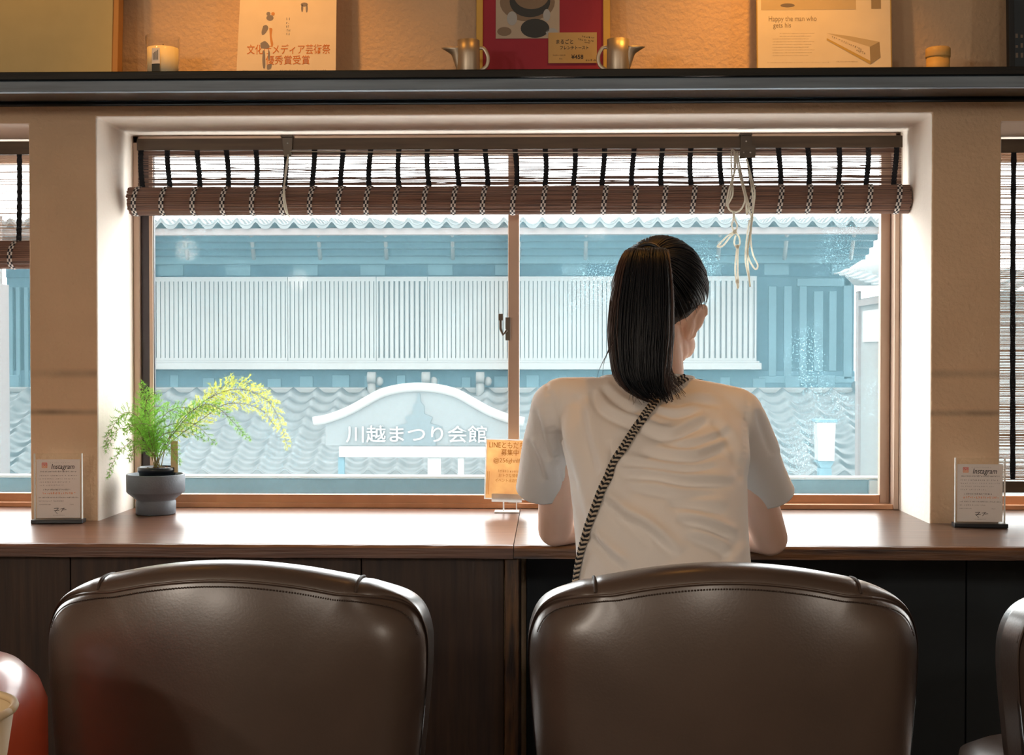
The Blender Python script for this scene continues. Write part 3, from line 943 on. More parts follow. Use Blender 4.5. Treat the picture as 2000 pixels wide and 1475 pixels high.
# lower tiled roof over the street
yt, zt = YFa - 0.15, Z(766, YFa - 0.15)
y0, z0 = 15.6, Z(934, 15.6)
pt = 0.315
nn = int((fx1 - fx0 + 0.3) / pt)
tiles('lower_roof', fx1 + 0.15 - nn * pt, fx1 + 0.15, y0, z0, yt, zt, pt, 9, 'roof_tile', r, amp=0.05, step=0.045)
MB().box((fx0, yt - 0.05, zt - 0.02), (fx1 + 0.1, yt + 0.1, Z(757, yt))).build('roof_ridge', 'house_white', r, bevel=0.02)
MB().tube([(fx1 + 0.12, y0 - 0.02, z0 + 0.06), (fx1 + 0.02, yt, zt + 0.08)], 0.09, 10).build('verge_tiles', 'roof_tile', r)
MB().box((fx1 - nn * pt, y0 + 0.05, z0 - 0.2), (fx1 + 0.1, y0 + 0.15, z0 - 0.03)).build('gutter_board', 'timber', r)
for p in (726, 832, 938):
    g = MB()
    y3 = yt - 0.12
    g.tube([at(p, 735, y3), at(p, 800, y3)], 0.055, 12)
    g.tube([at(p - 8, 738, y3 - .03), at(p + 8, 738, y3 - .03)], 0.075, 12)
    g.ellipsoid(at(p + 15, 745, y3), (0.05, 0.05, 0.06), k=14, m=10)
    g.build('ridge_fitting', 'house_white', r)
# neighbour to the right: its side wall shows past the corner of the townhouse
yn, yr = 13.4, 15.3
hx = X(1676, yr)
r2 = thing('white_house', 'pale plastered house with a small tiled roof, right of the timber townhouse', 'building', (hx + 1, yn, -3.2))
MB().box((hx, yn, -3.2), (hx + 3.5, yr, Z(585, yr))).build('wall', 'house_white', r2)
MB().box((hx - 0.03, yr - 0.14, -3.2), (hx - 0.0005, yr, Z(570, yr))).build('corner_post', 'house_pink', r2)
MB().box((hx - 0.04, yn - 0.1, Z(600, yr)), (hx - 0.0005, yr - 0.145, Z(588, yr))).build('eave_band', 'house_pink', r2)
MB().box((hx - 0.02, 14.2, Z(668, 14.6)), (hx - 0.0005, 15.0, Z(606, 14.6))).build('window', 'lattice_back', r2)
tiles('roof', hx - 0.25, hx - 0.25 + 12 * 0.28, yn - 0.4, Z(585, yr) + 0.02, yr + 0.1, Z(585, yr) + 0.30, 0.28, 8, 'roof_tile', r2, amp=0.03, step=0.02)
mb = MB()
mb.loft([(hx + 0.06, yr - 0.25, Z(560, yr), 0.16, 0.2), (hx + 0.02, yr - 0.25, Z(545, yr), 0.20, 0.24), (hx + 0.03, yr - 0.25, Z(525, yr), 0.17, 0.22), (hx + 0.07, yr - 0.25, Z(512, yr), 0.09, 0.12)], 20)
mb.build('ridge_plaster', 'house_white', r2)
# neighbour to the left
lx = X(6, yr)
r3 = thing('pink_house', 'pale pink plastered house glimpsed in the left window', 'building', (lx - 1.5, yn, -3.2))
MB().box((lx - 4, yn, -3.2), (lx, yr, Z(420, yr))).build('wall', 'house_pink', r3)
MB().box((lx + 0.0005, yr - 0.3, -3.2), (lx + 0.07, yr, Z(555, yr))).build('corner_post', 'fascia', r3)

# the arched name board in front of the lower roof
ysg = 14.2
r = thing('arched_sign', 'arched blue-grey name board with white rim and white Japanese lettering, across the street', 'sign', (X(818, ysg), ysg, -3.2), kind=None)
top = [(612, 817), (640, 812), (680, 797), (715, 778), (745, 762), (780, 753), (818, 750), (856, 753), (891, 762), (921, 778), (956, 797), (996, 812), (1024, 817)]
tp = smooth_path([(X(a, ysg), Z(b, ysg), 0) for a, b in top], 6)
outl = [(p.x, p.y) for p in tp]
xl, xr, zb = X(636, ysg), X(1000, ysg), Z(871, ysg)
inner = [(min(max(a, xl), xr), b - 0.05) for a, b in outl if xl - 0.02 < a < xr + 0.02]
MB().prism([(xl, zb), (xr, zb)] + inner[::-1], ysg, ysg + 0.08).build('board', 'sign_blue', r)
MB().tube([(a, ysg - 0.01, b - 0.035) for a, b in outl], 0.048, 10, flat=1.0).build('rim', 'sign_white', r)
MB().box((X(662, ysg), ysg - 0.03, Z(894, ysg)), (X(996, ysg), ysg + 0.06, Z(872, ysg))).build('base_band', 'sign_white', r, bevel=0.01)
mk = MB()
def pix(*pp): return [(X(a, ysg), Z(b, ysg)) for a, b in pp]
half = [(34, 871), (30, 842), (46, 834), (22, 827), (27, 815), (11, 809), (11, 793), (4, 786), (2, 768)]
mk.prism(pix(*[(818 - a, c) for a, c in half[:1]] + [(818 + a, c) for a, c in half] + [(818 - a, c) for a, c in half[:0:-1]]), ysg - 0.012, ysg - 0.0005)
mk.build('emblem', 'sign_mark', r)
lt_ = MB()
text_into(lt_, '川越まつり会館', 38 / F * ysg * 0.93, facing(Vector((X(814, ysg), ysg - 0.016, Z(851, ysg)))), bold=0.0022, depth=0.006, sx=1.13)
lt_.build('lettering', 'sign_white', r)
for p in (666, 848, 900):
    wd = 26 if p == 848 else 12
    MB().box((X(p - wd / 2, ysg), ysg + 0.0, -3.2), (X(p + wd / 2, ysg), ysg + 0.05, Z(894.5, ysg))).build('post', 'sign_white' if p != 666 else 'timber_mid', r)
# street lantern in front of the lower roof
yl2 = 12.5
r = thing('street_lantern', 'white box street lantern on a post, right of the person', 'lamp', (X(1611, yl2), yl2, -3.2))
x0, x1 = X(1593, yl2), X(1629, yl2); hw = (x1 - x0) / 2; xc = (x0 + x1) / 2
MB().prism([(xc - hw * 0.85, Z(898, yl2)), (xc + hw * 0.85, Z(898, yl2)), (x1, Z(824, yl2)), (x0, Z(824, yl2))], yl2 - hw, yl2 + hw).build('lantern_box', 'lantern_white', r, bevel=0.006)
MB().box((x0 - 0.015, yl2 - hw - 0.015, Z(823.5, yl2)), (x1 + 0.015, yl2 + hw + 0.015, Z(818, yl2))).build('cap', 'timber_mid', r, bevel=0.003)
MB().prism([(xc - hw * 0.5, Z(912, yl2)), (xc + hw * 0.5, Z(912, yl2)), (xc + hw * 0.95, Z(898.5, yl2)), (xc - hw * 0.95, Z(898.5, yl2))], yl2 - hw * .7, yl2 + hw * .7).build('collar', 'timber_mid', r)
MB().box((xc - 0.055, yl2 - 0.05, -3.2), (xc + 0.055, yl2 + 0.05, Z(912.5, yl2))).build('post', 'timber_mid', r)
# ------------------------------------------------------------------ upholstered chairs
def outline(n=140):
    """outer silhouette of the backrest: list of (x, z, t) from bottom left over the top to bottom right (unit: metres, chair centred at x=0)"""
    pts = [(-0.258, 0.30), (-0.264, 0.40), (-0.272, 0.48), (-0.280, 0.56), (-0.286, 0.63), (-0.2875, 0.672), (-0.285, 0.700), (-0.275, 0.729), (-0.257, 0.750), (-0.228, 0.7665), (-0.190, 0.781), (-0.150, 0.7905), (-0.105, 0.799), (-0.05, 0.8055), (0, 0.8075)]
    pts = pts + [(-x, z) for x, z in pts[-2::-1]]
    P3 = smooth_path([(x, z, 0) for x, z in pts], 6)
    return [(p.x, p.y) for p in P3]


def make_chair(name, label, m, hs=1.0):
    r = thing(name, label, 'chair', (0, 0, 0), 'upholstered chairs at the counter' if m == 'leather' else None)
    O = outline(); n = len(O)
    zt = 0.816
    seam = []
    for x, z in O:
        # the rear panel's seam runs a little below the crest of the cushion
        u = max(0.0, 1 - abs(x) / 0.285)
        d = 0.021 * min(1, (u * 2.4)) ** 0.8 if z > 0.68 else 0.0
        k = max(0.0, min(1, (z - 0.62) / 0.08))
        seam.append((x * (1 - 0.004 * k), z - d * k - 0.002 * k))

    def side(x):
        # at the flanks the rear panel rolls forward before it meets the cushion
        t = max(0.0, min(1.0, (abs(x) - 0.17) / 0.11))
        return 0.045 * t * t * (3 - 2 * t)
    wrap = lambda x: 0.62 * x * x
    cz = 0.55

    def layer(base, s, y, bulge=0.0):
        R = []
        for x, z in base:
            xx, zz = x * s, cz + (z - cz) * s
            R.append((xx, y + wrap(xx) + bulge, zz))
        return R
    # rear panel
    mb = MB(); R = []
    for s in (0.02, 0.2, 0.4, 0.6, 0.72, 0.80, 0.86, 0.90, 0.93, 0.955, 0.975, 0.99, 1.0):
        R.append([(x * s, -0.020 * (1 - s ** 3.2) + 0.004 + wrap(x * s) + side(x) * (1 - math.sqrt(max(0, 1 - max(0, (s - 0.80) / 0.20) ** 2))), cz + (z - cz) * s) for x, z in seam])
    R.append([(x * .997, 0.012 + wrap(x) + side(x), cz + (z - cz) * .997) for x, z in seam])
    mb.rings(R, 0, True, caps=True, closed=True)
    mb.build('rear_panel', m, r)
    # cushion: crest rises past the seam, then rolls over to the front
    mb = MB(); R = []
    prof = [(0.0, 0.006, 0.0), (0.35, 0.010, 0.0), (0.68, 0.018, 0.004), (0.90, 0.030, 0.004), (1.0, 0.047, 0.003), (0.97, 0.064, 0.0), (0.86, 0.080, 0.0), (0.66, 0.092, 0)]
    for f, y, e in prof:
        ring = []
        for (xs_, zs_), (xo, zo) in zip(seam, O):
            x = xs_ + (xo - xs_) * f; z = zs_ + (zo - zs_) * f
            # two pulled creases split the cushion in three
            cr = math.exp(-((abs(xo) - 0.193) / 0.0045) ** 2) if zo > 0.7 else 0
            s = 1 - 0.010 * cr
            if f > 0.9: s *= 1.0
            x, z = x * s, cz + (z - cz) * s
            ring.append((x, y + wrap(x) + side(xo) * (1 - 0.75 * f), z))
        R.append(ring)
    for s, y in ((0.93, 0.104), (0.82, 0.112), (0.6, 0.116), (0.3, 0.112), (0.02, 0.110)):
        R.append(layer(O, s, y))
    mb.rings(R, 0, True)
    mb.build('back_cushion', m, r)
    # stitched seam
    mb = MB()
    mb.tube([(x * 0.999, 0.0045 + wrap(x) + side(x), z + 0.0008) for x, z in seam if z > 0.69], 0.0022, 6)
    ss = [(x * 0.972, -0.0005 + wrap(x * .972) + side(x) * 0.49, cz + (z - cz) * 0.972) for x, z in seam]
    mb.build('seam', m, r)
    mb = MB()
    for i in range(10, n - 10):
        a, b = Vector(ss[i]), Vector(ss[i + 1])
        if a.z < 0.70: continue
        for t0, t1 in ((0.08, 0.38), (0.58, 0.88)):
            mb.tube([a.lerp(b, t0), a.lerp(b, t1)], 0.0011, 4)
    mb.build('stitching', 'thread', r)
    for sx in (-1, 1):
        pts = []
        xo, zo = sx * 0.193, None
        j = min(range(n), key=lambda q: abs(O[q][0] - xo) + (0 if O[q][1] > 0.7 else 9))
        for f, y in ((0.25, 0.010), (0.6, 0.016), (0.9, 0.029), (1.0, 0.047), (0.96, 0.066), (0.84, 0.083)):
            x = seam[j][0] + (O[j][0] - seam[j][0]) * f; z = seam[j][1] + (O[j][1] - seam[j][1]) * f
            pts.append((x, y + wrap(x) + side(x) * (1 - 0.75 * f), z - 0.0006))
        MB().tube(smooth_path(pts, 4), 0.0026, 8).build('piping', 'thread', r)
    # seat and legs
    mb = MB()
    mb.loft([(0, 0.33, 0.335, 0.205, 0.22), (0, 0.33, 0.345, 0.22, 0.235), (0, 0.33, 0.39, 0.225, 0.24), (0, 0.33, 0.425, 0.22, 0.235), (0, 0.33, 0.44, 0.195, 0.21), (0, 0.33, 0.443, 0.1, 0.1)], 48, p=3.5)
    mb.build('seat', m, r)
    for sx in (-1, 1):
        for y in (0.17, 0.50):
            MB().tube([(sx * 0.20, y, 0.34), (sx * 0.225, y + (0.03 if y > .3 else -0.03), 0.0)], [0.020, 0.012], 12).build('leg', 'chair_wood', r)
    MB().tube([(-0.20, 0.34, 0.18), (0.20, 0.34, 0.18)], 0.009, 10).build('stretcher', 'chair_wood', r)
    return r


YCH = 1.95
ch = make_chair('upholstered_chair', 'brown leather chair right behind the back of the person in white', 'leather')
xr_, xl_, x3 = X(1421, YCH + 0.05), X(443, YCH + 0.05), X(2396, YCH + 0.05)
c2 = dup(ch, (xl_, YCH, 0), math.radians(-2.0), 'empty brown leather chair at the left part of the counter, below the potted fern')
c3 = dup(ch, (x3, YCH - 0.02, 0), math.radians(7), 'brown leather chair cut off by the right edge of the photo')
ch.location = (xr_, YCH, 0); ch.rotation_euler = (0, 0, math.radians(0.5))
# round red vinyl tub chair at the very left, belonging to the next table
yr_ = 1.62; hwr = 0.25
xr2 = X(66, yr_ + 0.02) - hwr
zr2 = Z(1303, yr_)
r = thing('red_tub_chair', 'glossy red vinyl tub chair at the left edge, behind the paper cup', 'chair', (xr2, yr_, 0))
MB().loft([(xr2, yr_, 0.30, hwr * .80, .19), (xr2, yr_, 0.36, hwr * .90, .22), (xr2, yr_, 0.46, hwr * .97, .24), (xr2, yr_, 0.55, hwr, .25), (xr2, yr_, zr2 - 0.07, hwr * .995, .25), (xr2, yr_, zr2 - 0.045, hwr * .965, .235), (xr2, yr_, zr2 - 0.02, hwr * .89, .20), (xr2, yr_, zr2 - 0.006, hwr * .79, .16), (xr2, yr_, zr2, hwr * .62, .11), (xr2, yr_, zr2 + .001, hwr * .3, .05)], 56, p=2.3).build('tub_back', 'red_vinyl', r)
for sx in (-1, 1):
    for sy in (-1, 1):
        MB().tube([(xr2 + sx * .13, yr_ + sy * .12, 0.31), (xr2 + sx * .16, yr_ + sy * .15, 0.0)], [0.02, 0.012], 10).build('leg', 'chair_wood', r)
# small table out of frame with the cup on it
tx0, ty0 = X(-190, 1.08), 0.93
r = thing('side_table', 'small dark table at the left edge under the paper cup', 'table', (tx0, ty0, 0))
MB().lathe((tx0, ty0, 0.70), [(0.02, 0), (0.27, 0.0), (0.28, 0.01), (0.28, 0.025), (0.275, 0.03), (0.02, 0.03)], 48).build('tabletop', 'chair_wood', r)
MB().lathe((tx0, ty0, 0), [(0.2, 0), (0.2, 0.015), (0.03, 0.03), (0.028, 0.69), (0.08, 0.70)], 32).build('pedestal', 'chair_wood', r)
yb_ = 1.05
rad = 0.065
zc_ = Z(1388, yb_) - 0.11
r = thing('paper_cup', 'cream paper cup at the left edge of the photo, in front of the red chair', 'cup', (X(18, yb_) - rad, yb_, 0.73))
cx = X(18, yb_) - rad
zt = Z(1388, yb_)
hh = zt - 0.7302
MB().lathe((cx, yb_, 0.7302), [(0.01, 0.004), (rad * 0.72, 0.0), (rad * 0.74, 0.004), (rad * 0.965, hh - 0.006), (rad * 0.94, hh - 0.006), (rad * 0.70, 0.008), (0.01, 0.008)], 48).build('cup_wall', 'cream_paper', r)
mb = MB()
mb.tube([(cx + rad * 0.97 * math.cos(2 * pi * i / 48), yb_ + rad * 0.97 * math.sin(2 * pi * i / 48), 0.7302 + hh - 0.004) for i in range(49)], 0.0032, 8)
mb.build('rim', 'cream_paper', r)
MB().lathe((cx, yb_, 0.7302), [(0.01, hh - 0.028), (rad * 0.895, hh - 0.028), (rad * 0.895, hh - 0.0278), (0.01, hh - 0.0278)], 40).build('drink', 'cup_in', r)
# ------------------------------------------------------------------ the person
def remesh(mb, name, voxel, smooth_iter, factor=0.5):
    """one continuous skin over the overlapping volumes of mb"""
    o = mb.build(name, 'skin')
    m = o.modifiers.new('r', 'REMESH'); m.mode = 'VOXEL'; m.voxel_size = voxel; m.use_smooth_shade = True
    if smooth_iter:
        s = o.modifiers.new('s', 'SMOOTH'); s.iterations = smooth_iter; s.factor = factor
    dg = bpy.context.evaluated_depsgraph_get()
    me = bpy.data.meshes.new_from_object(o.evaluated_get(dg))
    old = o.data
    bpy.data.objects.remove(o); bpy.data.meshes.remove(old)
    return me


def adopt(me, name, m, parent):
    off = Vector(ORG[parent.name])
    me.transform(Matrix.Translation(-off))
    me.materials.clear(); me.materials.append(M[m]); me.name = name
    for p in me.polygons: p.use_smooth = True
    o = bpy.data.objects.new(name, me); C.objects.link(o); o.parent = parent
    ORG[o.name] = tuple(off)
    return o


PX, PY_ = 0.19, 2.33
person = thing('person', 'person in a white t-shirt with a dark ponytail leaning on the counter, seen from behind', 'person', (PX, PY_, 0.0))
HC = Vector((0.209, 2.625, 1.200))      # head centre
HR = Euler((math.radians(-12), 0, math.radians(-16)), 'ZXY').to_matrix()
HRm = Matrix.Rotation(math.radians(-16), 3, 'Z') @ Matrix.Rotation(math.radians(-14), 3, 'X') @ Matrix.Rotation(math.radians(3), 3, 'Y')
H = lambda x, y, z: HC + HRm @ Vector((x, y, z))      # head space: +Y is the face, +X her right... as seen from behind

SL, SR = Vector((0.022, 2.565, 1.008)), Vector((0.338, 2.56, 0.992))
EL, ER = Vector((0.011, 2.80, 0.753)), Vector((0.437, 2.752, 0.743))
WL, WR = Vector((0.155, 2.99, 0.748)), Vector((0.285, 2.985, 0.748))

b = MB()
# head
b.ellipsoid(H(0, -0.008, 0.022), (0.075, 0.094, 0.090), HRm, 36, 24)
b.ellipsoid(H(0, 0.028, -0.040), (0.060, 0.062, 0.072), HRm, 30, 20)
b.ellipsoid(H(0, 0.062, -0.088), (0.024, 0.022, 0.018), HRm)
b.ellipsoid(H(0, 0.045, -0.060), (0.050, 0.040, 0.044), HRm)
for s in (-1, 1):
    b.ellipsoid(H(s * 0.058, -0.002, -0.032), (0.013, 0.020, 0.030), HRm)
    b.ellipsoid(H(s * 0.048, 0.034, -0.064), (0.018, 0.036, 0.026), HRm)
for s in (-1, 1):
    b.ellipsoid(H(s * 0.036, 0.068, -0.030), (0.022, 0.018, 0.018), HRm)      # cheekbone
    b.ellipsoid(H(s * 0.034, 0.084, 0.016), (0.026, 0.010, 0.007), HRm)       # brow
    # ear: a thin shell leaning outward at the top, with a rolled rim and a lobe
    E3 = HRm @ Matrix.Rotation(math.radians(s * 16), 3, 'Y') @ Matrix.Rotation(math.radians(-s * 30), 3, 'Z')
    ec = H(s * 0.0745, 0.004, -0.022)
    b.ellipsoid(ec, (0.0048, 0.0150, 0.0270), E3, 22, 16)
    b.tube([ec + E3 @ Vector((s * 0.0015, -0.0155 * math.cos(a), 0.0285 * math.sin(a))) for a in [math.radians(-70 + 20 * i) for i in range(12)]], 0.0034, 8)
    b.ellipsoid(ec + E3 @ Vector((-s * 0.001, 0.003, -0.029)), (0.0046, 0.0075, 0.0090), E3, 16, 12)
b.capsule(H(0, 0.086, 0.010), H(0, 0.104, -0.030), 0.008, 0.012, 14)
for s in (-1, 1):
    b.ellipsoid(H(s * 0.010, 0.096, -0.034), (0.008, 0.009, 0.007), HRm)
# angle of the jaw into the neck
b.ellipsoid(H(0.034, 0.012, -0.078), (0.026, 0.036, 0.030), HRm)
b.ellipsoid(H(-0.034, 0.012, -0.078), (0.026, 0.036, 0.030), HRm)
# neck and torso
b.capsule((0.196, 2.565, 1.035), H(0, -0.022, -0.055), 0.054, 0.049, 28)
T = [(0.20, 2.33, 0.46, 0.150, 0.105), (0.20, 2.33, 0.54, 0.158, 0.110), (0.196, 2.35, 0.62, 0.134, 0.090), (0.190, 2.385, 0.70, 0.116, 0.078), (0.190, 2.425, 0.78, 0.116, 0.080), (0.188, 2.46, 0.86, 0.126, 0.086), (0.184, 2.50, 0.94, 0.134, 0.082), (0.182, 2.535, 1.00, 0.138, 0.062), (0.187, 2.558, 1.03, 0.105, 0.044), (0.193, 2.566, 1.048, 0.055, 0.036)]
b.loft(T, 40)
# arms
for Sh, El, Wr in ((SL, EL, WL), (SR, ER, WR)):
    b.capsule(Sh, Sh.lerp(El, 0.55), 0.041, 0.0385, 24)
    b.capsule(Sh.lerp(El, 0.55), El, 0.0385, 0.035, 24)
    fm = El.lerp(Wr, 0.30)
    b.capsule(El, fm, 0.0345, 0.0345, 22)
    b.capsule(fm, Wr, 0.0345, 0.0225, 22)
    b.capsule(Sh, Vector((0.18, 2.54, 0.998)), 0.038, 0.042, 20)


def hand(b, w, d, s):
    """relaxed hand, palm down on the counter; s=+1 thumb to the left of the pointing direction"""
    d = Vector(d).normalized(); up = Vector((0, 0, 1)); side = up.cross(d).normalized() * s
    w = Vector((w.x, w.y, ZC + 0.019))
    b.capsule(w, w + d * 0.03, 0.0185, 0.016, 16)
    for i, (o, L) in enumerate(((0.030, 0.068), (0.010, 0.075), (-0.010, 0.070), (-0.029, 0.055))):
        k0 = w + d * (0.082 - 0.006 * abs(i - 1)) + side * o + up * 0.004
        b.capsule(w + d * 0.012 + side * o * 0.55, k0, 0.0150, 0.0118, 14)
        a = o * 5.2
        dd = (d + side * a).normalized()
        p1 = k0 + dd * L * 0.46 + up * 0.003
        p2 = p1 + dd * L * 0.30 - up * 0.006
        p3 = p2 + dd * L * 0.24 - up * 0.006
        b.capsule(k0, p1, 0.0088, 0.0082, 12)
        b.capsule(p1, p2, 0.0082, 0.0075, 12)
        b.capsule(p2, p3, 0.0075, 0.0066, 12)
    t0 = w + d * 0.022 + side * 0.022
    t1 = t0 + (d * 0.6 + side * 0.85).normalized() * 0.034
    t2 = t1 + (d * 0.85 + side * 0.5).normalized() * 0.030
    t3 = t2 + (d * 1.0 + side * 0.15).normalized() * 0.022 - up * 0.003
    b.capsule(t0, t1, 0.0140, 0.0110, 12); b.capsule(t1, t2, 0.0105, 0.0092, 12); b.capsule(t2, t3, 0.0090, 0.0075, 12)


hand(b, WL, (0.20, 1, 0), 1 if False else -1)
hand(b, WR, (-0.22, 1, 0), 1)
# legs
KL, KR = Vector((0.115, 2.74, 0.515)), Vector((0.300, 2.74, 0.515))
AL, AR = Vector((0.125, 2.76, 0.085)), Vector((0.290, 2.76, 0.085))
for hx, K, A in ((0.125, KL, AL), (0.275, KR, AR)):
    b.capsule((hx, 2.35, 0.53), K, 0.076, 0.050, 24)
    b.capsule(K, K.lerp(A, 0.35) - Vector((0, 0.012, 0)), 0.048, 0.046, 22)
    b.capsule(K.lerp(A, 0.35) - Vector((0, 0.012, 0)), A, 0.046, 0.029, 22)
    b.capsule(A + Vector((0, -0.02, -0.045)), A + Vector((0, 0.13, -0.055)), 0.032, 0.024, 18)
body = adopt(remesh(b, 'body', 0.0026, 5), 'body', 'skin', person)

# face details
for s in (-1, 1):
    MB().ellipsoid(H(s * 0.031, 0.078, 0.0), (0.0125, 0.0105, 0.0095), HRm, 16, 10).build('eye', 'eye', person)
    MB().tube([H(s * 0.018, 0.0945, 0.019), H(s * 0.034, 0.0925, 0.024), H(s * 0.052, 0.080, 0.018)], [0.002, 0.003, 0.001], 8, flat=1).build('eyebrow', 'hair', person)
MB().tube([H(-0.022, 0.080, -0.062), H(-0.010, 0.0885, -0.059), H(0, 0.0885, -0.0605), H(0.010, 0.0885, -0.059), H(0.022, 0.080, -0.062)], [0.0012, 0.0042, 0.0045, 0.0042, 0.0012], 8).build('lips', 'lip', person)

# t-shirt -------------------------------------------------------------
b = MB()
TS = [(0.202, 2.325, 0.50, 0.178, 0.128), (0.201, 2.33, 0.56, 0.178, 0.130), (0.200, 2.345, 0.62, 0.168, 0.122), (0.1985, 2.365, 0.68, 0.158, 0.114), (0.197, 2.385, 0.73, 0.151, 0.108), (0.1955, 2.41, 0.78, 0.151, 0.107), (0.194, 2.435, 0.83, 0.153, 0.110), (0.192, 2.465, 0.88, 0.160, 0.113), (0.189, 2.492, 0.93, 0.168, 0.109), (0.186, 2.518, 0.975, 0.174, 0.096), (0.184, 2.540, 1.012, 0.172, 0.078), (0.186, 2.557, 1.040, 0.150, 0.056), (0.190, 2.565, 1.058, 0.100, 0.040), (0.194, 2.568, 1.068, 0.055, 0.030)]
b.loft(TS, 56)
CN = Vector((0.200, 2.575, 1.06))
b.capsule((0.196, 2.562, 1.01), (0.202, 2.580, 1.075), 0.066, 0.058, 28)
b.capsule(SL + Vector((0.002, 0, -0.001)), Vector((0.16, 2.555, 1.016)), 0.0585, 0.055, 24)
b.capsule(SR + Vector((-0.002, 0, -0.001)), Vector((0.22, 2.56, 1.018)), 0.0585, 0.055, 24)
hems = []
for Sh, hc, r0, r1, sgn in ((SL, Vector((-0.016, 2.735, 0.842)), 0.057, 0.0515, -1), (SR, Vector((0.4205, 2.705, 0.838)), 0.056, 0.0555, 1)):
    ax = (hc - Sh).normalized()
    pts = [Sh - ax * 0.012, Sh, Sh.lerp(hc, 0.35), Sh.lerp(hc, 0.7), hc, hc + ax * 0.03]
    rr = [r0 * 0.97, r0, r0 * 1.0, r0 * 0.98, r1, r1 * 1.01]
    R = []
    b.tube(smooth_path(pts, 4), [rr[min(int(i / 4), 5)] + (rr[min(int(i / 4) + 1, 5)] - rr[min(int(i / 4), 5)]) * ((i % 4) / 4) for i in range(21)], 32)
    hems.append((hc, ax))
me = remesh(b, 't_shirt', 0.0042, 10)
bm = bmesh.new(); bm.from_mesh(me)
# open the sleeves, the neck and the bottom hem
hn = []
for (hc, ax) in hems:
    nrm = (ax * 0.55 + Vector((0.0, 0.25, -1.0)).normalized() * 0.6).normalized()
    hn.append((hc, nrm))
NP, NN = Vector((0.200, 2.575, 1.064)), Vector((0.0, 0.10, 1)).normalized()
BP, BN = Vector((0, 0, 0.535)), Vector((0, 0, -1))
kill = []
for f in bm.faces:
    c = f.calc_center_median()
    d = False
    for k, (hc, nn_) in enumerate(hn):
        if (c - hc).length < 0.11 and (c - hc).dot(nn_) > 0 and ((k == 0 and c.x < 0.055) or (k == 1 and c.x > 0.352)): d = True
    if (c - NP).length < 0.12 and (c - NP).dot(NN) > 0: d = True
    if c.z < 0.535: d = True
    if d: kill.append(f)
bmesh.ops.delete(bm, geom=kill, context='FACES')
for v in bm.verts:
    if v.is_boundary:
        for hc, nn_ in hn:
            if (v.co - hc).length < 0.10: v.co -= nn_ * (v.co - hc).dot(nn_)
        if (v.co - NP).length < 0.11: v.co -= NN * (v.co - NP).dot(NN)
        if v.co.z < 0.56: v.co.z = 0.535
bm.normal_update()
co = np.array([v.co for v in bm.verts]); no = np.array([v.normal for v in bm.verts])
px = project(co)
# pulled folds of the jersey: valleys with a soft ridge above them
folds = [
    ([(1250, 884), (1292, 893), (1354, 899), (1395, 884), (1430, 868)], 8, 3.6),
    ([(1240, 838), (1307, 856), (1354, 837), (1385, 822)], 7, 4.0),
    ([(1211, 930), (1276, 933), (1339, 944), (1436, 946)], 7, 4.2),
    ([(1173, 976), (1217, 1012), (1261, 1037), (1323, 1090)], 8, 5.5),
    ([(1148, 1046), (1183, 1084), (1222, 1115)], 8, 5.0),
    ([(1322, 1015), (1385, 1031), (1436, 1052)], 7, 4.0),
    ([(1445, 1050), (1425, 1075), (1406, 1100)], 8, 1.3),
    ([(1098, 755), (1092, 840), (1107, 905), (1122, 960)], 9, 2.4),
    ([(1155, 762), (1173, 803), (1229, 831), (1250, 840)], 7, 4.0),
    ([(1173, 756), (1205, 785), (1240, 808)], 6, 3.0),
    ([(1390, 822), (1425, 862), (1446, 915)], 8, 2.2),
    ([(1270, 800), (1320, 812), (1370, 800)], 7, 3.0),
    ([(1128, 770), (1140, 850), (1165, 930)], 9, 2.2),
    ([(1210, 905), (1262, 912), (1330, 920), (1400, 912)], 6, 3.0),
    ([(1075, 760), (1085, 830), (1100, 890)], 6, 2.0),
    ([(1045, 800), (1058, 860), (1074, 900)], 6, 2.8),
    ([(1030, 860), (1048, 900), (1060, 940)], 6, 2.5),
    ([(1478, 800), (1495, 850), (1510, 890)], 7, 2.0),
    ([(1300, 985), (1360, 992), (1420, 1000)], 8, 2.5),
    ([(1190, 860), (1196, 900), (1186, 950)], 7, 2.0),
    ([(1260, 782), (1310, 792), (1365, 785), (1410, 795)], 7, 2.4),
    ([(1290, 868), (1340, 874), (1390, 860), (1428, 842)], 6, 2.6),
    ([(1225, 952), (1270, 962), (1330, 972), (1400, 968)], 8, 2.2),
    ([(1200, 1010), (1240, 1040), (1270, 1070)], 7, 2.4),
    ([(1405, 880), (1430, 900), (1447, 935)], 8, 1.3),
    ([(1115, 930), (1128, 985), (1150, 1040)], 8, 1.5),
    ([(1340, 1050), (1390, 1068), (1425, 1090)], 8, 2.4),
]
back = no[:, 1] < 0.25
disp = np.zeros(len(co))
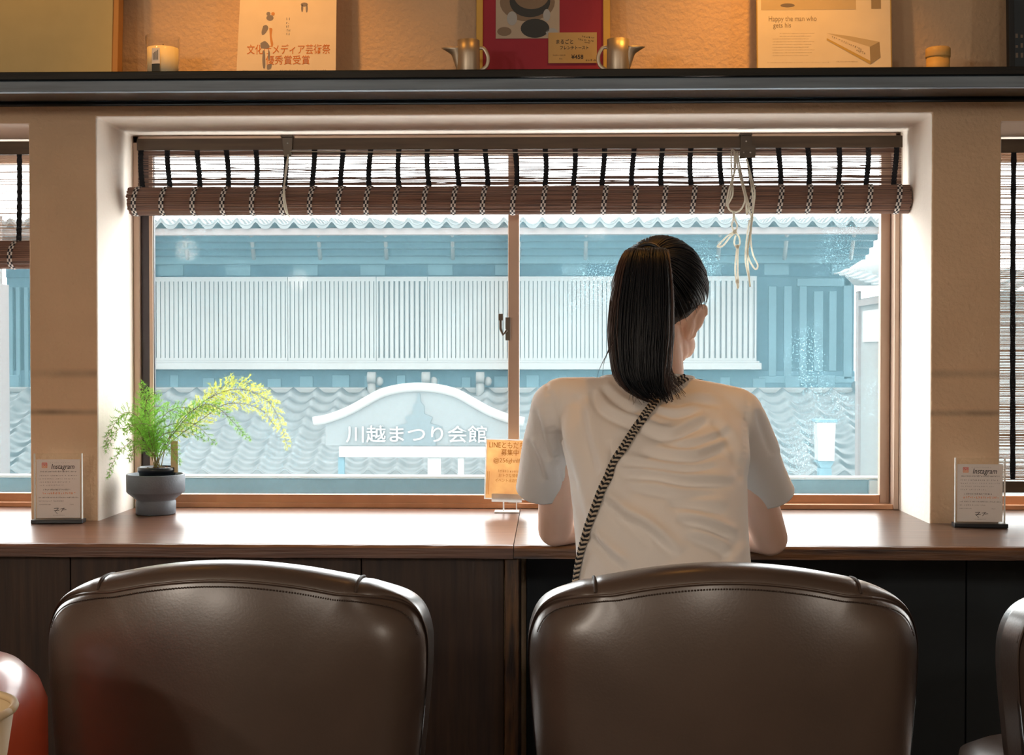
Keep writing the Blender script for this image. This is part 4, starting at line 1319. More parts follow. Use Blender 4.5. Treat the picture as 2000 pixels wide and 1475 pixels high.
for pts, wd, am in folds:
    P2 = np.array([(p.x, p.y) for p in smooth_path([(a, c, 0) for a, c in pts], 8)])
    dmin = np.full(len(co), 1e9); tt = np.zeros(len(co)); sg = np.zeros(len(co))
    for i in range(len(P2) - 1):
        a, c = P2[i], P2[i + 1]; ab = c - a; L2 = (ab ** 2).sum()
        t = np.clip(((px - a) @ ab) / L2, 0, 1)
        q = a + t[:, None] * ab
        d = np.hypot(*(px - q).T)
        s = np.sign((px - a)[:, 0] * ab[1] - (px - a)[:, 1] * ab[0])
        m = d < dmin
        dmin[m] = d[m]; tt[m] = (i + t[m]) / (len(P2) - 1); sg[m] = s[m]
    fade = np.clip(np.minimum(tt, 1 - tt) * 4, 0, 1) ** 0.7
    sd = dmin * sg
    g = -np.exp(-(sd / wd) ** 2) + 0.75 * np.exp(-((sd - 2.1 * wd) / (wd * 1.3)) ** 2)
    endfall = np.exp(-(np.maximum(0, dmin - 4 * wd) / wd) ** 2)
    disp += np.where(back, g * fade * endfall * am * 0.0023, 0)
# armhole seams
for pts in ([(1462, 772), (1453, 856), (1447, 935)], [(1068, 750), (1078, 850), (1096, 930), (1104, 968)]):
    P2 = np.array([(p.x, p.y) for p in smooth_path([(a, c, 0) for a, c in pts], 8)])
    d = np.min(np.hypot(px[:, None, 0] - P2[None, :, 0], px[:, None, 1] - P2[None, :, 1]), 1)
    disp += np.where(back, -np.exp(-(d / 4.0) ** 2) * 0.0026, 0)
rg = np.random.default_rng(3)
wob = 0.0011 * np.sin(co[:, 0] * 62 + 9 * co[:, 2]) * np.sin(co[:, 2] * 47 + 4) * (no[:, 1] < 0.3)
co2 = co + no * (disp + wob)[:, None]
for v, c in zip(bm.verts, co2): v.co = c
bmesh.ops.smooth_vert(bm, verts=[v for v in bm.verts if not v.is_boundary], factor=0.4, use_axis_x=True, use_axis_y=True, use_axis_z=True)
bm.to_mesh(me); bm.free()
shirt = adopt(me, 't_shirt', 'shirt', person)
so = shirt.modifiers.new('cloth', 'SOLIDIFY'); so.thickness = 0.0022; so.offset = -1
# turned hems: ribs along the open edges
def rim_of(me, test):
    bm = bmesh.new(); bm.from_mesh(me)
    es = [e for e in bm.edges if e.is_boundary and test(e.verts[0].co)]
    adj = {}
    for e in es:
        a, c = e.verts
        adj.setdefault(a.index, []).append(c.index); adj.setdefault(c.index, []).append(a.index)
    bm.verts.ensure_lookup_table()
    if not adj: bm.free(); return []
    st = next(iter(adj)); path = [st]; prev = None
    while True:
        nx_ = [q for q in adj[path[-1]] if q != prev]
        if not nx_ or nx_[0] == st or len(path) > 3000: break
        prev = path[-1]; path.append(nx_[0])
    P_ = [bm.verts[i].co.copy() for i in path]
    bm.free()
    for _ in range(6):
        P_ = [(P_[i - 1] + P_[i] * 2 + P_[(i + 1) % len(P_)]) / 4 for i in range(len(P_))]
    return P_ + [P_[0]]


off = Vector(ORG[person.name])
rp = [p + off for p in rim_of(shirt.data, lambda c: (c + off - NP).length < 0.11)]
if rp:
    MB().tube(rp, 0.0036, 8, caps=False).build('collar', 'shirt', person)

# trousers and shoes
b = MB()
b.loft([(0.20, 2.335, 0.455, 0.165, 0.118), (0.20, 2.335, 0.50, 0.170, 0.120), (0.20, 2.335, 0.56, 0.166, 0.120), (0.199, 2.345, 0.60, 0.155, 0.108)], 40)
for hx, K, A in ((0.125, KL, AL), (0.275, KR, AR)):
    b.capsule((hx, 2.35, 0.532), K, 0.083, 0.060, 24)
    b.capsule(K, A + Vector((0, 0, 0.06)), 0.058, 0.052, 22)
adopt(remesh(b, 'trousers', 0.006, 6), 'trousers', 'trousers', person)
for A in (AL, AR):
    b = MB()
    b.capsule(A + Vector((0, -0.025, -0.046)), A + Vector((0, 0.14, -0.053)), 0.039, 0.032, 20)
    b.capsule(A + Vector((0, -0.02, -0.03)), A + Vector((0, 0.0, 0.0)), 0.036, 0.034, 20)
    adopt(remesh(b, 'shoe', 0.005, 3), 'shoe', 'shoe', person)

# hair ----------------------------------------------------------------
q = random.Random(11)
PT = H(0.0, -0.105, 0.062)             # where the hair is gathered, high on the back of the head
PT = Vector(at(1266, 500, 2.535))


def hairline(az):
    """lowest polar angle covered by hair for a direction az (0 = face, pi = nape)"""
    a = abs(az)
    pts = [(0, 52), (0.5, 55), (0.9, 66), (1.25, 92), (1.50, 100), (1.72, 104), (1.95, 118), (2.3, 134), (2.7, 143), (pi, 146)]
    for (a0, v0), (a1, v1) in zip(pts, pts[1:]):
        if a0 <= a <= a1: return math.radians(v0 + (v1 - v0) * (a - a0) / (a1 - a0))
    return math.radians(146)


def scalp(az, pol, lift=0.0):
    d = Vector((math.sin(az) * math.sin(pol), math.cos(az) * math.sin(pol), math.cos(pol)))
    rx, ry, rz = 0.0835 + lift, 0.104 + lift, 0.104 + lift
    v = Vector((d.x * rx, -0.008 + d.y * ry, 0.014 + d.z * rz))
    return H(*v)


mb = MB(); R = []
na = 72
for i in range(30):
    row = []
    for j in range(na):
        az = -pi + 2 * pi * j / na
        hl = hairline(az) + 0.06 * math.sin(az * 23) * 0.5
        f = i / 27
        if i < 28:
            pol = 0.02 + hl * f
            lf = 0.004 * math.sin(az * 37 + pol * 3) * 0.5 * min(1, f * 3)
            row.append(scalp(az, pol, lf - 0.012 * max(0, f - 0.88) / 0.12))
        else:
            row.append(scalp(az, hl, -0.02 - 0.03 * (i - 27)))
    R.append(row)
mb.rings(R, 0, True)
# combed locks running from the hairline up to the tie
for i in range(620):
    az = q.uniform(-pi, pi); hl = hairline(az)
    p0 = hl * q.uniform(0.45, 1.0)
    n_ = 10; pts = []; rr = []
    lift = q.uniform(0.001, 0.006)
    s0 = scalp(az, p0)
    for k in range(n_ + 1):
        t = k / n_
        d = s0.lerp(PT, t)
        # push out to the scalp ellipsoid
        v = HRm.transposed() @ (d - HC); v = Vector((v.x, v.y + 0.008, v.z - 0.014))
        nrm_ = math.sqrt((v.x / 0.0835) ** 2 + (v.y / 0.104) ** 2 + (v.z / 0.104) ** 2)
        v = v / max(nrm_, 1e-3)
        L_ = 1 + (lift + 0.006 * math.sin(t * pi)) / 0.095
        pts.append(H(v.x * L_, v.y * L_ - 0.008, v.z * L_ + 0.014))
        rr.append(0.0016 * (0.08 + 0.92 * min(1, t * 3.5)))
    mb.tube(pts, rr, 4)
# short loose hairs at the crown and behind the ear
for i in range(120):
    if i < 120:
        az, p0 = q.uniform(-pi, pi), q.uniform(0.05, 0.75)
    else:
        az = q.choice((-1, 1)) * q.uniform(1.35, 2.5); p0 = hairline(az) * q.uniform(0.82, 1.0)
    s0 = scalp(az, p0, 0.001)
    out = (s0 - HC).normalized()
    dr = (out * q.uniform(0.1, 0.5) + Vector((q.uniform(-.4, .4), q.uniform(-.8, -.1), q.uniform(-.9, .3)))).normalized()
    L_ = q.uniform(0.008, 0.020)
    mb.tube([s0, s0 + (dr + out * 0.6).normalized() * L_ * 0.6, s0 + dr * L_ + Vector((0, 0, -0.003))], [0.0005, 0.00035, 0.0001], 3)
# nape hairs swept to the tie
hair = mb.build('hair', 'hair', person)

# ponytail: gathered at the tie, falling straight down the back
pc = [(at(1266, 487, 2.545), 0.030), (at(1262, 494, 2.505), 0.036), (at(1258, 530, 2.478), 0.044), (at(1254, 590, 2.462), 0.050), (at(1251, 650, 2.452), 0.052), (at(1250, 700, 2.445), 0.048), (at(1253, 735, 2.440), 0.043), (at(1264, 762, 2.436), 0.034), (at(1290, 788, 2.428), 0.014)]
cl = smooth_path([p for p, w_ in pc], 6)
def pw(t):
    u = t * (len(pc) - 1); i = min(int(u), len(pc) - 2); f = u - i
    return pc[i][1] * (1 - f) + pc[i + 1][1] * f
def pcl(t):
    u = t * (len(cl) - 1); i = min(int(u), len(cl) - 2); f = u - i
    return cl[i].lerp(cl[i + 1], f)
mb = MB(); R = []
for i in range(33):
    t = i / 40; w_ = pw(t) * 0.93; c = pcl(t)
    R.append([c + Vector((w_ * math.cos(2 * pi * j / 28) * (1 + .05 * math.sin(j * 5)), w_ * 0.52 * math.sin(2 * pi * j / 28), 0)) for j in range(28)])
mb.rings(R, 0, True)
for i in range(560):
    a = q.uniform(0, 2 * pi); rad_ = math.sqrt(q.uniform(0.55, 1.0)) * q.uniform(0.97, 1.10)
    t1 = q.uniform(0.80, 0.95) if q.random() < .8 else q.uniform(0.72, 1.0); n_ = 16
    ph = q.uniform(0, 6); pts = []; rr = []
    for k in range(n_ + 1):
        t = t1 * k / n_
        w_ = pw(t); c = pcl(t)
        sp = 1 + 0.10 * max(0, t - 0.6)
        pts.append(c + Vector((w_ * rad_ * sp * math.cos(a) + 0.002 * math.sin(t * 7 + ph), w_ * 0.54 * rad_ * math.sin(a), 0.002 * math.cos(t * 5 + ph) - (0.0 if t < .95 else 0.0))))
        rr.append(0.0015 * (1 - 0.7 * t) + 0.0002)
    brown = (math.cos(a) < -0.9 and q.random() < 0.6) or (math.cos(a) > 0.85 and q.random() < 0.35) or q.random() < 0.02
    mb.tube(pts, rr, 4, 1 if brown else 0)
# strands hanging looser at both sides of the tail
for i in range(120):
    left = q.random() < 0.6
    n_ = 14; pts = []; rr = []; off_ = q.uniform(0.9, 1.12); ln = q.uniform(0.72, 0.97) if left else q.uniform(0.80, 1.0)
    ph = q.uniform(0, 6); aa = q.uniform(-0.5, 0.5)
    for k in range(n_ + 1):
        t = 0.04 + (ln - 0.04) * k / n_
        w_ = max(pw(t), 0.018 if t < .9 else 0.0); c = pcl(t)
        sx_ = -1 if left else 1
        pts.append(c + Vector((sx_ * w_ * off_ * math.cos(aa) + (0.004 * t * t * sx_ if left else 0.006 * t * t), -w_ * 0.5 * math.sin(aa) - 0.002, 0)) + Vector((0.0015 * math.sin(t * 9 + ph), 0, 0)))
        rr.append(0.0011 * (1 - 0.75 * k / n_) + 0.00015)
    mb.tube(pts, rr, 4, 1)
# brown ends sweeping to the right at the nape
for i in range(70):
    x0_, x1_ = q.uniform(1288, 1308), q.uniform(1300, 1340)
    y1_ = q.uniform(745, 782)
    mb.tube(bez(at(x0_, q.uniform(580, 660), 2.446), at(x0_ + q.uniform(-2, 4), 690, 2.440), at(x0_ - q.uniform(2, 12), 725, 2.436), at(x1_, y1_, 2.430 + q.uniform(0, .03)), 14), [0.0011 - 0.00006 * k for k in range(15)], 4, 1)
for i in range(60):
    x0_ = q.uniform(1222, 1290); x1_ = x0_ + q.uniform(-6, 42)
    mb.tube(bez(at(x0_, q.uniform(660, 710), 2.432), at(x0_, 735, 2.430), at(x0_ + q.uniform(-4, 10), 755, 2.428), at(x1_, q.uniform(765, 792), 2.424), 12), [0.0011 - 0.00007 * k for k in range(13)], 4, 0 if q.random() < .7 else 1)
# a few fly-away hairs
for (a, c_, d, e) in (((1212, 640), (1180, 690), (1175, 720), (1178, 735)), ((1205, 660), (1176, 705), (1168, 725), (1166, 738)), ((1240, 740), (1215, 760), (1232, 770), (1240, 772)), ((1215, 730), (1228, 755), (1246, 768), (1262, 772)), ((1236, 745), (1246, 768), (1270, 780), (1290, 790)), ((1225, 735), (1240, 765), (1262, 784), (1284, 787))):
    mb.tube(bez(at(*a, 2.437), at(*c_, 2.434), at(*d, 2.430), at(*e, 2.425), 12), [0.0009 - 0.00006 * k for k in range(13)], 4, 1)
mb.build('ponytail', ['hair', 'hair_tip'], person)
MB().tube([PT + Vector((0.022 * math.cos(a), -0.004 + 0.012 * math.sin(a), 0.006 + 0.016 * math.sin(a))) for a in [2 * pi * i / 24 for i in range(25)]], 0.004, 8).build('hair_tie', 'black_plastic', person)

# braided bag strap worn across the back --------------------------------
dg = bpy.context.evaluated_depsgraph_get()
bv = BVHTree.FromObject(shirt, dg)
off = Vector(ORG[person.name])
def on_shirt(p, d, lift):
    h = bv.ray_cast(p - off, d)
    if h[0] is None: return None
    n_ = h[1] if h[1].dot(d) < 0 else -h[1]
    return h[0] + off + n_ * lift, n_
track = [(1336, 741), (1322, 748), (1303, 763), (1282, 785), (1262, 810), (1243, 838), (1225, 866), (1207, 896), (1191, 928), (1176, 962), (1163, 998), (1151, 1034), (1141, 1070), (1134, 1105), (1129, 1140), (1124, 1175), (1118, 1215), (1110, 1255)]
pts, nrs = [], []
for p in smooth_path([(a, c, 0) for a, c in track], 5):
    h = on_shirt(CAM, ray(p.x, p.y), 0.0035)
    if h: pts.append(h[0]); nrs.append(h[1])
# round the left hip to the front and up the chest to the right side of the neck
fr = []
for k in range(26):
    t = k / 25
    x = -0.02 + 0.30 * t + 0.05 * math.sin(t * pi); z = 0.60 + 0.455 * t
    h = on_shirt(Vector((x, 3.4, z)), Vector((0, -1, 0)), 0.004)
    if h: fr.append(h)
full = [Vector(p) for p in pts] + [h[0] for h in fr]
fn = nrs + [h[1] for h in fr]
# even spacing
for _ in range(4):
    full = [full[0]] + [(full[i - 1] + full[i] * 2 + full[i + 1]) / 4 for i in range(1, len(full) - 1)] + [full[-1]]
L_ = [0]
for a, c in zip(full, full[1:]): L_.append(L_[-1] + (c - a).length)
def along(s):
    for i in range(len(L_) - 1):
        if L_[i + 1] >= s:
            f = (s - L_[i]) / max(1e-6, L_[i + 1] - L_[i])
            return full[i].lerp(full[i + 1], f), fn[i].lerp(fn[i + 1], f).normalized(), (full[i + 1] - full[i]).normalized()
    return full[-1], fn[-1], (full[-1] - full[-2]).normalized()
st = thing('bag_strap', 'black and beige braided bag strap worn diagonally across the back of the white t-shirt', 'strap', tuple(full[0]))
for nm, mt, ph in (('dark_strand', 'strap_dark', 0.0), ('light_strand', 'strap_light', 0.5)):
    mb = MB()
    for hside in (-1, 1):
        N = int(L_[-1] / 0.0011); row = []
        for i in range(N + 1):
            p, n_, t_ = along(L_[-1] * i / N)
            sd = t_.cross(n_).normalized()
            a = 2 * pi * (L_[-1] * i / N / 0.0085 + ph)
            row.append(p + sd * hside * (0.0036 + 0.0021 * math.cos(a)) + n_ * (0.0021 * math.sin(a) + 0.0022))
        mb.tube(row, 0.0024, 6)
    mb.build(nm, mt, st)
# ------------------------------------------------------------------ things on the counter
YPOT = 3.325
pxc = X(303, YPOT)
fern = thing('potted_fern', 'feathery asparagus fern in a footed grey ceramic pot at the left of the sill', 'plant', (pxc, YPOT, ZC))
b0 = Vector((pxc, YPOT, ZC))
MB().lathe(b0, [(0.01, 0.0006), (0.0455, 0.0006), (0.0475, 0.003), (0.0478, 0.031), (0.046, 0.0335), (0.046, 0.036), (0.0672, 0.053), (0.0692, 0.056), (0.0697, 0.096), (0.0685, 0.098), (0.0655, 0.0975), (0.0648, 0.060), (0.045, 0.042), (0.01, 0.040)], 56).build('ceramic_pot', 'ceramic', fern)
bn = b0 + Vector((0.004, 0.0, 0.043))
MB().lathe(bn, [(0.01, 0), (0.036, 0.0), (0.0435, 0.060), (0.0465, 0.060), (0.0465, 0.071), (0.044, 0.072), (0.041, 0.066), (0.01, 0.064)], 44).build('nursery_pot', 'black_plastic', fern)
q = random.Random(5)
mb = MB()
mb.lathe(bn, [(0.005, 0.0645), (0.0405, 0.0645), (0.036, 0.068), (0.005, 0.070)], 28)
for i in range(26):
    a, rr = q.uniform(0, 2 * pi), q.uniform(0, 0.033)
    mb.ellipsoid(bn + Vector((rr * math.cos(a), rr * math.sin(a), 0.068)), (q.uniform(.002, .005), q.uniform(.002, .004), q.uniform(.002, .005)), k=8, m=6)
mb.build('soil', 'soil', fern)
MB().box((X(333, YPOT - .01), YPOT - 0.012, Z(924, YPOT)), (X(347, YPOT - .01), YPOT - 0.0112, Z(862, YPOT))).build('plant_tag', 'tan', fern, bevel=0.0003)
base = bn + Vector((0, 0, 0.066))


def frond(path, lens, m, seed, dens=1.0, droop=0.4):
    """arching stem with ever finer side sprays, each carrying hair-fine needles"""
    q = random.Random(seed)
    P3 = smooth_path(path, 10)
    sm = MB(); nb = MB()
    n = len(P3)
    sm.tube(P3, [0.0011 - 0.0008 * i / n for i in range(n)], 5)
    total = sum((P3[i + 1] - P3[i]).length for i in range(n - 1))
    step = 0.0055 / dens
    s = total * 0.20
    cum = [0]
    for i in range(n - 1): cum.append(cum[-1] + (P3[i + 1] - P3[i]).length)
    side = 1
    while s < total:
        i = max(j for j in range(n) if cum[j] <= s); i = min(i, n - 2)
        p = P3[i].lerp(P3[i + 1], (s - cum[i]) / max(1e-6, cum[i + 1] - cum[i]))
        t = (P3[i + 1] - P3[i]).normalized()
        f = s / total
        L = lens * 1.25 * (math.sin(pi * min(1, (f - 0.16) / 0.84) ** 0.75) * 0.85 + 0.18) * q.uniform(0.55, 1.1)
        sd = t.cross(Vector((q.uniform(-.5, .5), -0.9, q.uniform(-.4, .4)))).normalized() * side
        side = -side
        d = (t * q.uniform(0.35, 0.9) + sd * q.uniform(0.5, 1.0) + Vector((0, q.uniform(-.45, .45), 0))).normalized()
        k = max(3, int(L / 0.0035))
        bp = [p]
        dd = d.copy()
        for j in range(k):
            dd = (dd + Vector((0, 0, -droop * 0.05)) + Vector((q.uniform(-.05, .05), q.uniform(-.05, .05), q.uniform(-.05, .05)))).normalized()
            bp.append(bp[-1] + dd * L / k)
        sm.tube(bp, 0.00035, 3)
        for j in range(1, len(bp)):
            for _ in range(6):
                nd = (dd * q.uniform(0.1, 0.9) + Vector((q.uniform(-1, 1), q.uniform(-1, 1), q.uniform(-1, 1)))).normalized()
                l2 = q.uniform(0.005, 0.0105)
                w = nd.cross(Vector((q.uniform(-1, 1), q.uniform(-1, 1), q.uniform(-1, 1)))).normalized() * 0.00055
                a = bp[j]
                nb.add([a - w, a + w, a + nd * l2], [(0, 1, 2)], 1)
        s += step * q.uniform(0.6, 1.4)
    sm.v, sm.f, sm.mi, sm.sm = sm.v, sm.f, sm.mi, sm.sm
    o = len(sm.v)
    sm.v += nb.v; sm.f += [[i + o for i in f] for f in nb.f]; sm.mi += nb.mi; sm.sm += nb.sm
    return sm.build('frond', ['stem', m], fern)


Q = lambda px_, py_, y=YPOT: at(px_, py_, y)
fr_ = [
    ([base, Q(296, 840), Q(285, 785, 3.33), Q(275, 748, 3.34)], 0.036, 'leaf', 1.5),
    ([base, Q(292, 850, 3.30), Q(283, 800, 3.29), Q(296, 768, 3.28), Q(312, 775, 3.27)], 0.034, 'leaf', 1.3),
    ([base, Q(290, 860), Q(270, 815, 3.27), Q(240, 808, 3.21), Q(212, 850, 3.165), Q(206, 872, 3.16)], 0.024, 'leaf', 1.0),
    ([base, Q(286, 868, 3.30), Q(262, 832, 3.25), Q(232, 838, 3.19), Q(214, 865, 3.165), Q(206, 880, 3.155)], 0.020, 'leaf', 1.0),
    ([base, Q(288, 880), Q(262, 862, 3.28), Q(236, 880, 3.21), Q(219, 908, 3.17), Q(212, 932, 3.165)], 0.016, 'leaf', 0.9),
    ([base, Q(300, 850, 3.30), Q(290, 830, 3.27), Q(262, 830, 3.23), Q(242, 845, 3.20)], 0.022, 'leaf', 1.0),
    ([base, Q(294, 880, 3.30), Q(280, 868, 3.27), Q(266, 876, 3.24), Q(252, 898, 3.22)], 0.020, 'leaf', 1.2),
    ([base, Q(305, 860), Q(318, 815), Q(350, 796), Q(390, 800, 3.35), Q(430, 790, 3.36)], 0.026, 'leaf', 0.9),
    ([base, Q(306, 855), Q(322, 835), Q(352, 826, 3.31), Q(386, 832, 3.31), Q(420, 868, 3.31)], 0.022, 'leaf', 0.9),
    ([base, Q(304, 875), Q(318, 850, 3.29), Q(345, 843, 3.28), Q(372, 845, 3.28), Q(400, 860, 3.28)], 0.020, 'leaf', 0.9),
    ([base, Q(312, 872), Q(328, 870, 3.29), Q(342, 886, 3.28), Q(352, 905, 3.28)], 0.022, 'leaf', 1.2),
    ([base, Q(322, 868), Q(360, 815, 3.34), Q(400, 790, 3.35), Q(430, 800, 3.36), Q(456, 825, 3.36), Q(478, 850, 3.36), Q(490, 858, 3.36)], 0.018, 'leaf', 1.0),
    ([base, Q(330, 860), Q(380, 800, 3.36), Q(420, 772, 3.38), Q(470, 760, 3.39), Q(520, 780, 3.40), Q(545, 820, 3.40), Q(562, 875, 3.40)], 0.030, 'leaf_pale', 1.0),
    ([base, Q(325, 862), Q(390, 800, 3.38), Q(440, 752, 3.40), Q(470, 745, 3.41), Q(510, 762, 3.42), Q(535, 790, 3.42)], 0.026, 'leaf_pale', 0.8),
    ([base, Q(330, 868), Q(400, 815, 3.36), Q(440, 790, 3.38), Q(480, 790, 3.40), Q(515, 805, 3.40), Q(540, 838, 3.40)], 0.024, 'leaf_pale', 0.9),
    ([base, Q(298, 860, 3.34), Q(292, 820, 3.36), Q(300, 795, 3.37), Q(330, 800, 3.38), Q(360, 812, 3.38)], 0.030, 'leaf', 1.2),
    ([base, Q(297, 870, 3.31), Q(288, 845, 3.31), Q(276, 830, 3.32), Q(262, 845, 3.32)], 0.028, 'leaf', 1.4),
]
for i, (pth, L, m, dn_) in enumerate(fr_):
    frond([p + Vector((0.008 * math.cos(i * 2.1), 0.008 * math.sin(i * 2.1), 0)) if k == 0 else p for k, p in enumerate(pth)], L, m, 100 + i, dn_)


def scrawl(mb, T, x0, x1, y, h, mi, seed, gap=0.35):
    """rows of print too small to read"""
    q = random.Random(seed); x = x0
    while x < x1:
        w = h * q.uniform(0.5, 0.95)
        for _ in range(3):
            a, c = q.uniform(0, .55) * w, q.uniform(-.5, .2) * h
            if q.random() < 0.5:
                mb.box((x + a, y + c, 0.00005), (min(x1, x + a + w * q.uniform(.3, .5)), y + c + h * 0.16, 0.0003), mi, T)
            else:
                mb.box((x + a, y - h * .5, 0.00005), (x + a + h * 0.14, y - h * .5 + h * q.uniform(.5, 1), 0.0003), mi, T)
        x += w + h * gap * (1 if q.random() < .85 else 2.5)


def insta_stand(px0, px1, ptop, pbase, y, yaw, label, seed):
    w = 0.105
    xc = (X(px0, y) + X(px1, y)) / 2
    g = thing('sign_stand', label, 'sign', (xc, y, ZC), 'small framed notices on the counter')
    T0 = Matrix.Translation((xc, y, ZC)) @ Matrix.Rotation(yaw, 4, 'Z')
    hz = Z(ptop, y) - ZC
    MB().box((-w / 2 - 0.006, -0.017, 0.0004), (w / 2 + 0.006, 0.017, 0.0095), 0, T0).build('stand_base', 'black_plastic', g, bevel=0.0015)
    MB().box((-w / 2, -0.0035, 0.0098), (w / 2, -0.0005, hz), 0, T0).box((-w / 2, 0.0012, 0.0098), (w / 2, 0.0042, hz), 0, T0).build('acrylic_panel', 'acrylic', g)
    for sx in (-1, 1):
        MB().box((sx * (w / 2 + 0.0012) - 0.0011, -0.0036, 0.0098), (sx * (w / 2 + 0.0012) + 0.0011, 0.0043, hz), 0, T0).build('panel_edge', 'acrylic_edge', g)
    pt = hz - 0.0135 if ptop < 893 else hz - 0.014
    pb = 0.012
    T = T0 @ Matrix.Translation((0, -0.0001, (pt + pb) / 2)) @ Matrix.Rotation(pi / 2, 4, 'X')
    W_, H_ = w - 0.006, pt - pb
    pp = MB().box((-W_ / 2, -H_ / 2, -0.0004), (W_ / 2, H_ / 2, 0), 0, T).build('paper', 'paper', g)
    up = lambda v: H_ / 2 - v * H_
    mb = MB()
    text_into(mb, 'Instagram', 0.0165, T @ Matrix.Translation((0.010, up(0.125), 0.0002)), 0, 0.0001, shear=0.22, bold=0.0001, sx=0.82)
    scrawl(mb, T, -0.018, 0.024, up(0.055), 0.0022, 1, seed, 1.2)
    scrawl(mb, T, -0.040, 0.040, up(0.205), 0.0034, 0, seed + 1, .1)
    for k, (a, c, v) in enumerate(((-.042, .042, .275), (-.044, .043, .33), (-.042, .028, .385), (-.042, .012, .44))):
        scrawl(mb, T, a, c, up(v), 0.0030, 0 if k == 0 else 1, seed + 2 + k, .55)
    scrawl(mb, T, -0.034, 0.026, up(.515), 0.0036, 0, seed + 7, .12)
    scrawl(mb, T, -0.036, 0.040, up(.575), 0.0052, 2, seed + 8, .12)
    scrawl(mb, T, -0.044, 0.046, up(.65), 0.0030, 0, seed + 9, .25)
    scrawl(mb, T, -0.044, 0.012, up(.71), 0.0030, 1, seed + 10, .25)
    scrawl(mb, T, -0.044, -0.018, up(.77), 0.0022, 1, seed + 11, .2)
    scrawl(mb, T, 0.026, 0.034, up(.77), 0.0022, 1, seed + 12, .2)
    # little brushed mark between the two code squares
    for a, c, d, e in ((-.010, .84, .000, .835), (0, .835, -.008, .90), (-.010, .875, .002, .872), (.004, .85, .014, .838), (.012, .832, .006, .90), (.010, .865, .018, .86), (-.006, .91, -.002, .925)):
        p_, r_ = Vector((a, up(c), .0002)), Vector((d, up(e), .0002))
        mb.tube([T @ p_, T @ r_], 0.0006, 5, 0)
    scrawl(mb, T, -0.012, 0.014, up(.955), 0.0016, 1, seed + 13, .1)
    mb.build('print', ['ink', 'ink_soft', 'orange'], pp)
    # camera badge
    bm_ = MB()
    ic, s_ = Vector((-0.031, up(0.10), 0)), 0.0062
    def rr_(r, n=6):
        o = []
        for cx_, cy_, a0 in ((1, 1, 0), (-1, 1, 90), (-1, -1, 180), (1, -1, 270)):
            for i in range(n + 1):
                a = math.radians(a0 + 90 * i / n)
                o.append(((s_ - r) * cx_ + r * math.cos(a), (s_ - r) * cy_ + r * math.sin(a)))
        return o
    bd = rr_(0.0018)
    bm_.add([T @ Vector((ic.x + a, ic.y + c, 0.0003)) for a, c in bd], [tuple(range(len(bd)))], 0)
    bm_.add([T @ Vector((ic.x + a * .98, ic.y - s_ + (c + s_) * 0.45, 0.00035)) for a, c in bd], [tuple(range(len(bd)))], 1)
    ring = lambda r, k=20: [T @ Vector((ic.x + r * math.cos(2 * pi * i / k), ic.y + r * math.sin(2 * pi * i / k), 0.0005)) for i in range(k + 1)]
    bm_.tube(ring(0.0026), 0.00045, 5, 2)
    s2 = [T @ Vector((ic.x + a * .72, ic.y + c * .72, 0.0005)) for a, c in bd]
    bm_.tube(s2 + [s2[0]], 0.0004, 5, 2)
    bm_.build('badge', ['insta', 'insta_b', 'white'], pp)
    return g


insta_stand(68, 157, 888, 1020, 3.142, math.radians(4), 'small notice in a clear stand beside the left pier, next to the fern', 40)
insta_stand(1871, 1960, 893, 1026, 3.125, math.radians(-5), 'small notice in a clear stand beside the right pier, by the lowered blind', 70)

# handwritten orange card in a clip stand
yk = 3.385
g = thing('card_stand', 'orange handwritten card on a clear foot beside the left elbow of the person', 'sign', (X(993, yk), yk, ZC))
cw, chh = 0.105, Z(858, yk) - Z(976, yk)
T = facing(Vector(((X(943, yk) + X(1030, yk)) / 2 + 0.003, yk, (Z(858, yk) + Z(976, yk)) / 2)), 0, math.radians(-4), math.radians(-1.5))
mb = MB()
for a, c, d, e in ((-cw / 2, cw / 2, -chh / 2, -chh / 2 + .0031), (-cw / 2, cw / 2, chh / 2 - .0031, chh / 2), (-cw / 2, -cw / 2 + .0031, -chh / 2 + .0031, chh / 2 - .0031), (cw / 2 - .0031, cw / 2, -chh / 2 + .0031, chh / 2 - .0031)):
    mb.box((a, d, 0), (c, e, 0.00035), 0, T)
mb.build('card_margin', 'card_white', g)
pp = MB().box((-cw / 2 + 0.003, -chh / 2 + 0.003, 0.00005), (cw / 2 - 0.003, chh / 2 - 0.003, 0.0003), 0, T).build('orange_card', 'card_orange', g)
mb = MB()
tt_ = lambda s, size, x, y, **k: text_into(mb, s, size, T @ Matrix.Translation((x, y, 0.0005)), 0, 0.0001, **k)
tt_('LINEともだち', 0.0185, 0.000, chh / 2 - 0.016, bold=0.0001, sx=0.80)
tt_('募集中', 0.0165, 0.008, chh / 2 - 0.034, bold=0.0001, sx=0.9)
tt_('@256ghnlf', 0.0150, 0.000, chh / 2 - 0.053, sx=1.0)
for k, (s_, y_) in enumerate((('500円お得!', 0.078), ('おトクな情報', 0.090), ('イベント出店情報', 0.102))):
    if k == 0:
        scrawl(mb, T, -0.022, 0.030, chh / 2 - y_, 0.0070, 0, 5, .1)
    else:
        tt_(s_, 0.0098, 0.006, chh / 2 - y_, sx=0.85)
mb.build('handwriting', 'ink_orange', pp)
mb = MB()
for x_ in (-cw / 2 + 0.006, -cw / 2 + 0.010):
    mb.box((x_, -chh / 2 + 0.012, 0.0003), (x_ + 0.0012, -0.006, 0.0005), 0, T)
mb.build('border_line', 'ink_orange', pp)
MB().box((-0.034, -chh / 2 - 0.006, 0.0012), (0.040, -chh / 2 + 0.014, 0.0022), 0, T).build('clip', 'card_white', g, bevel=0.0004)
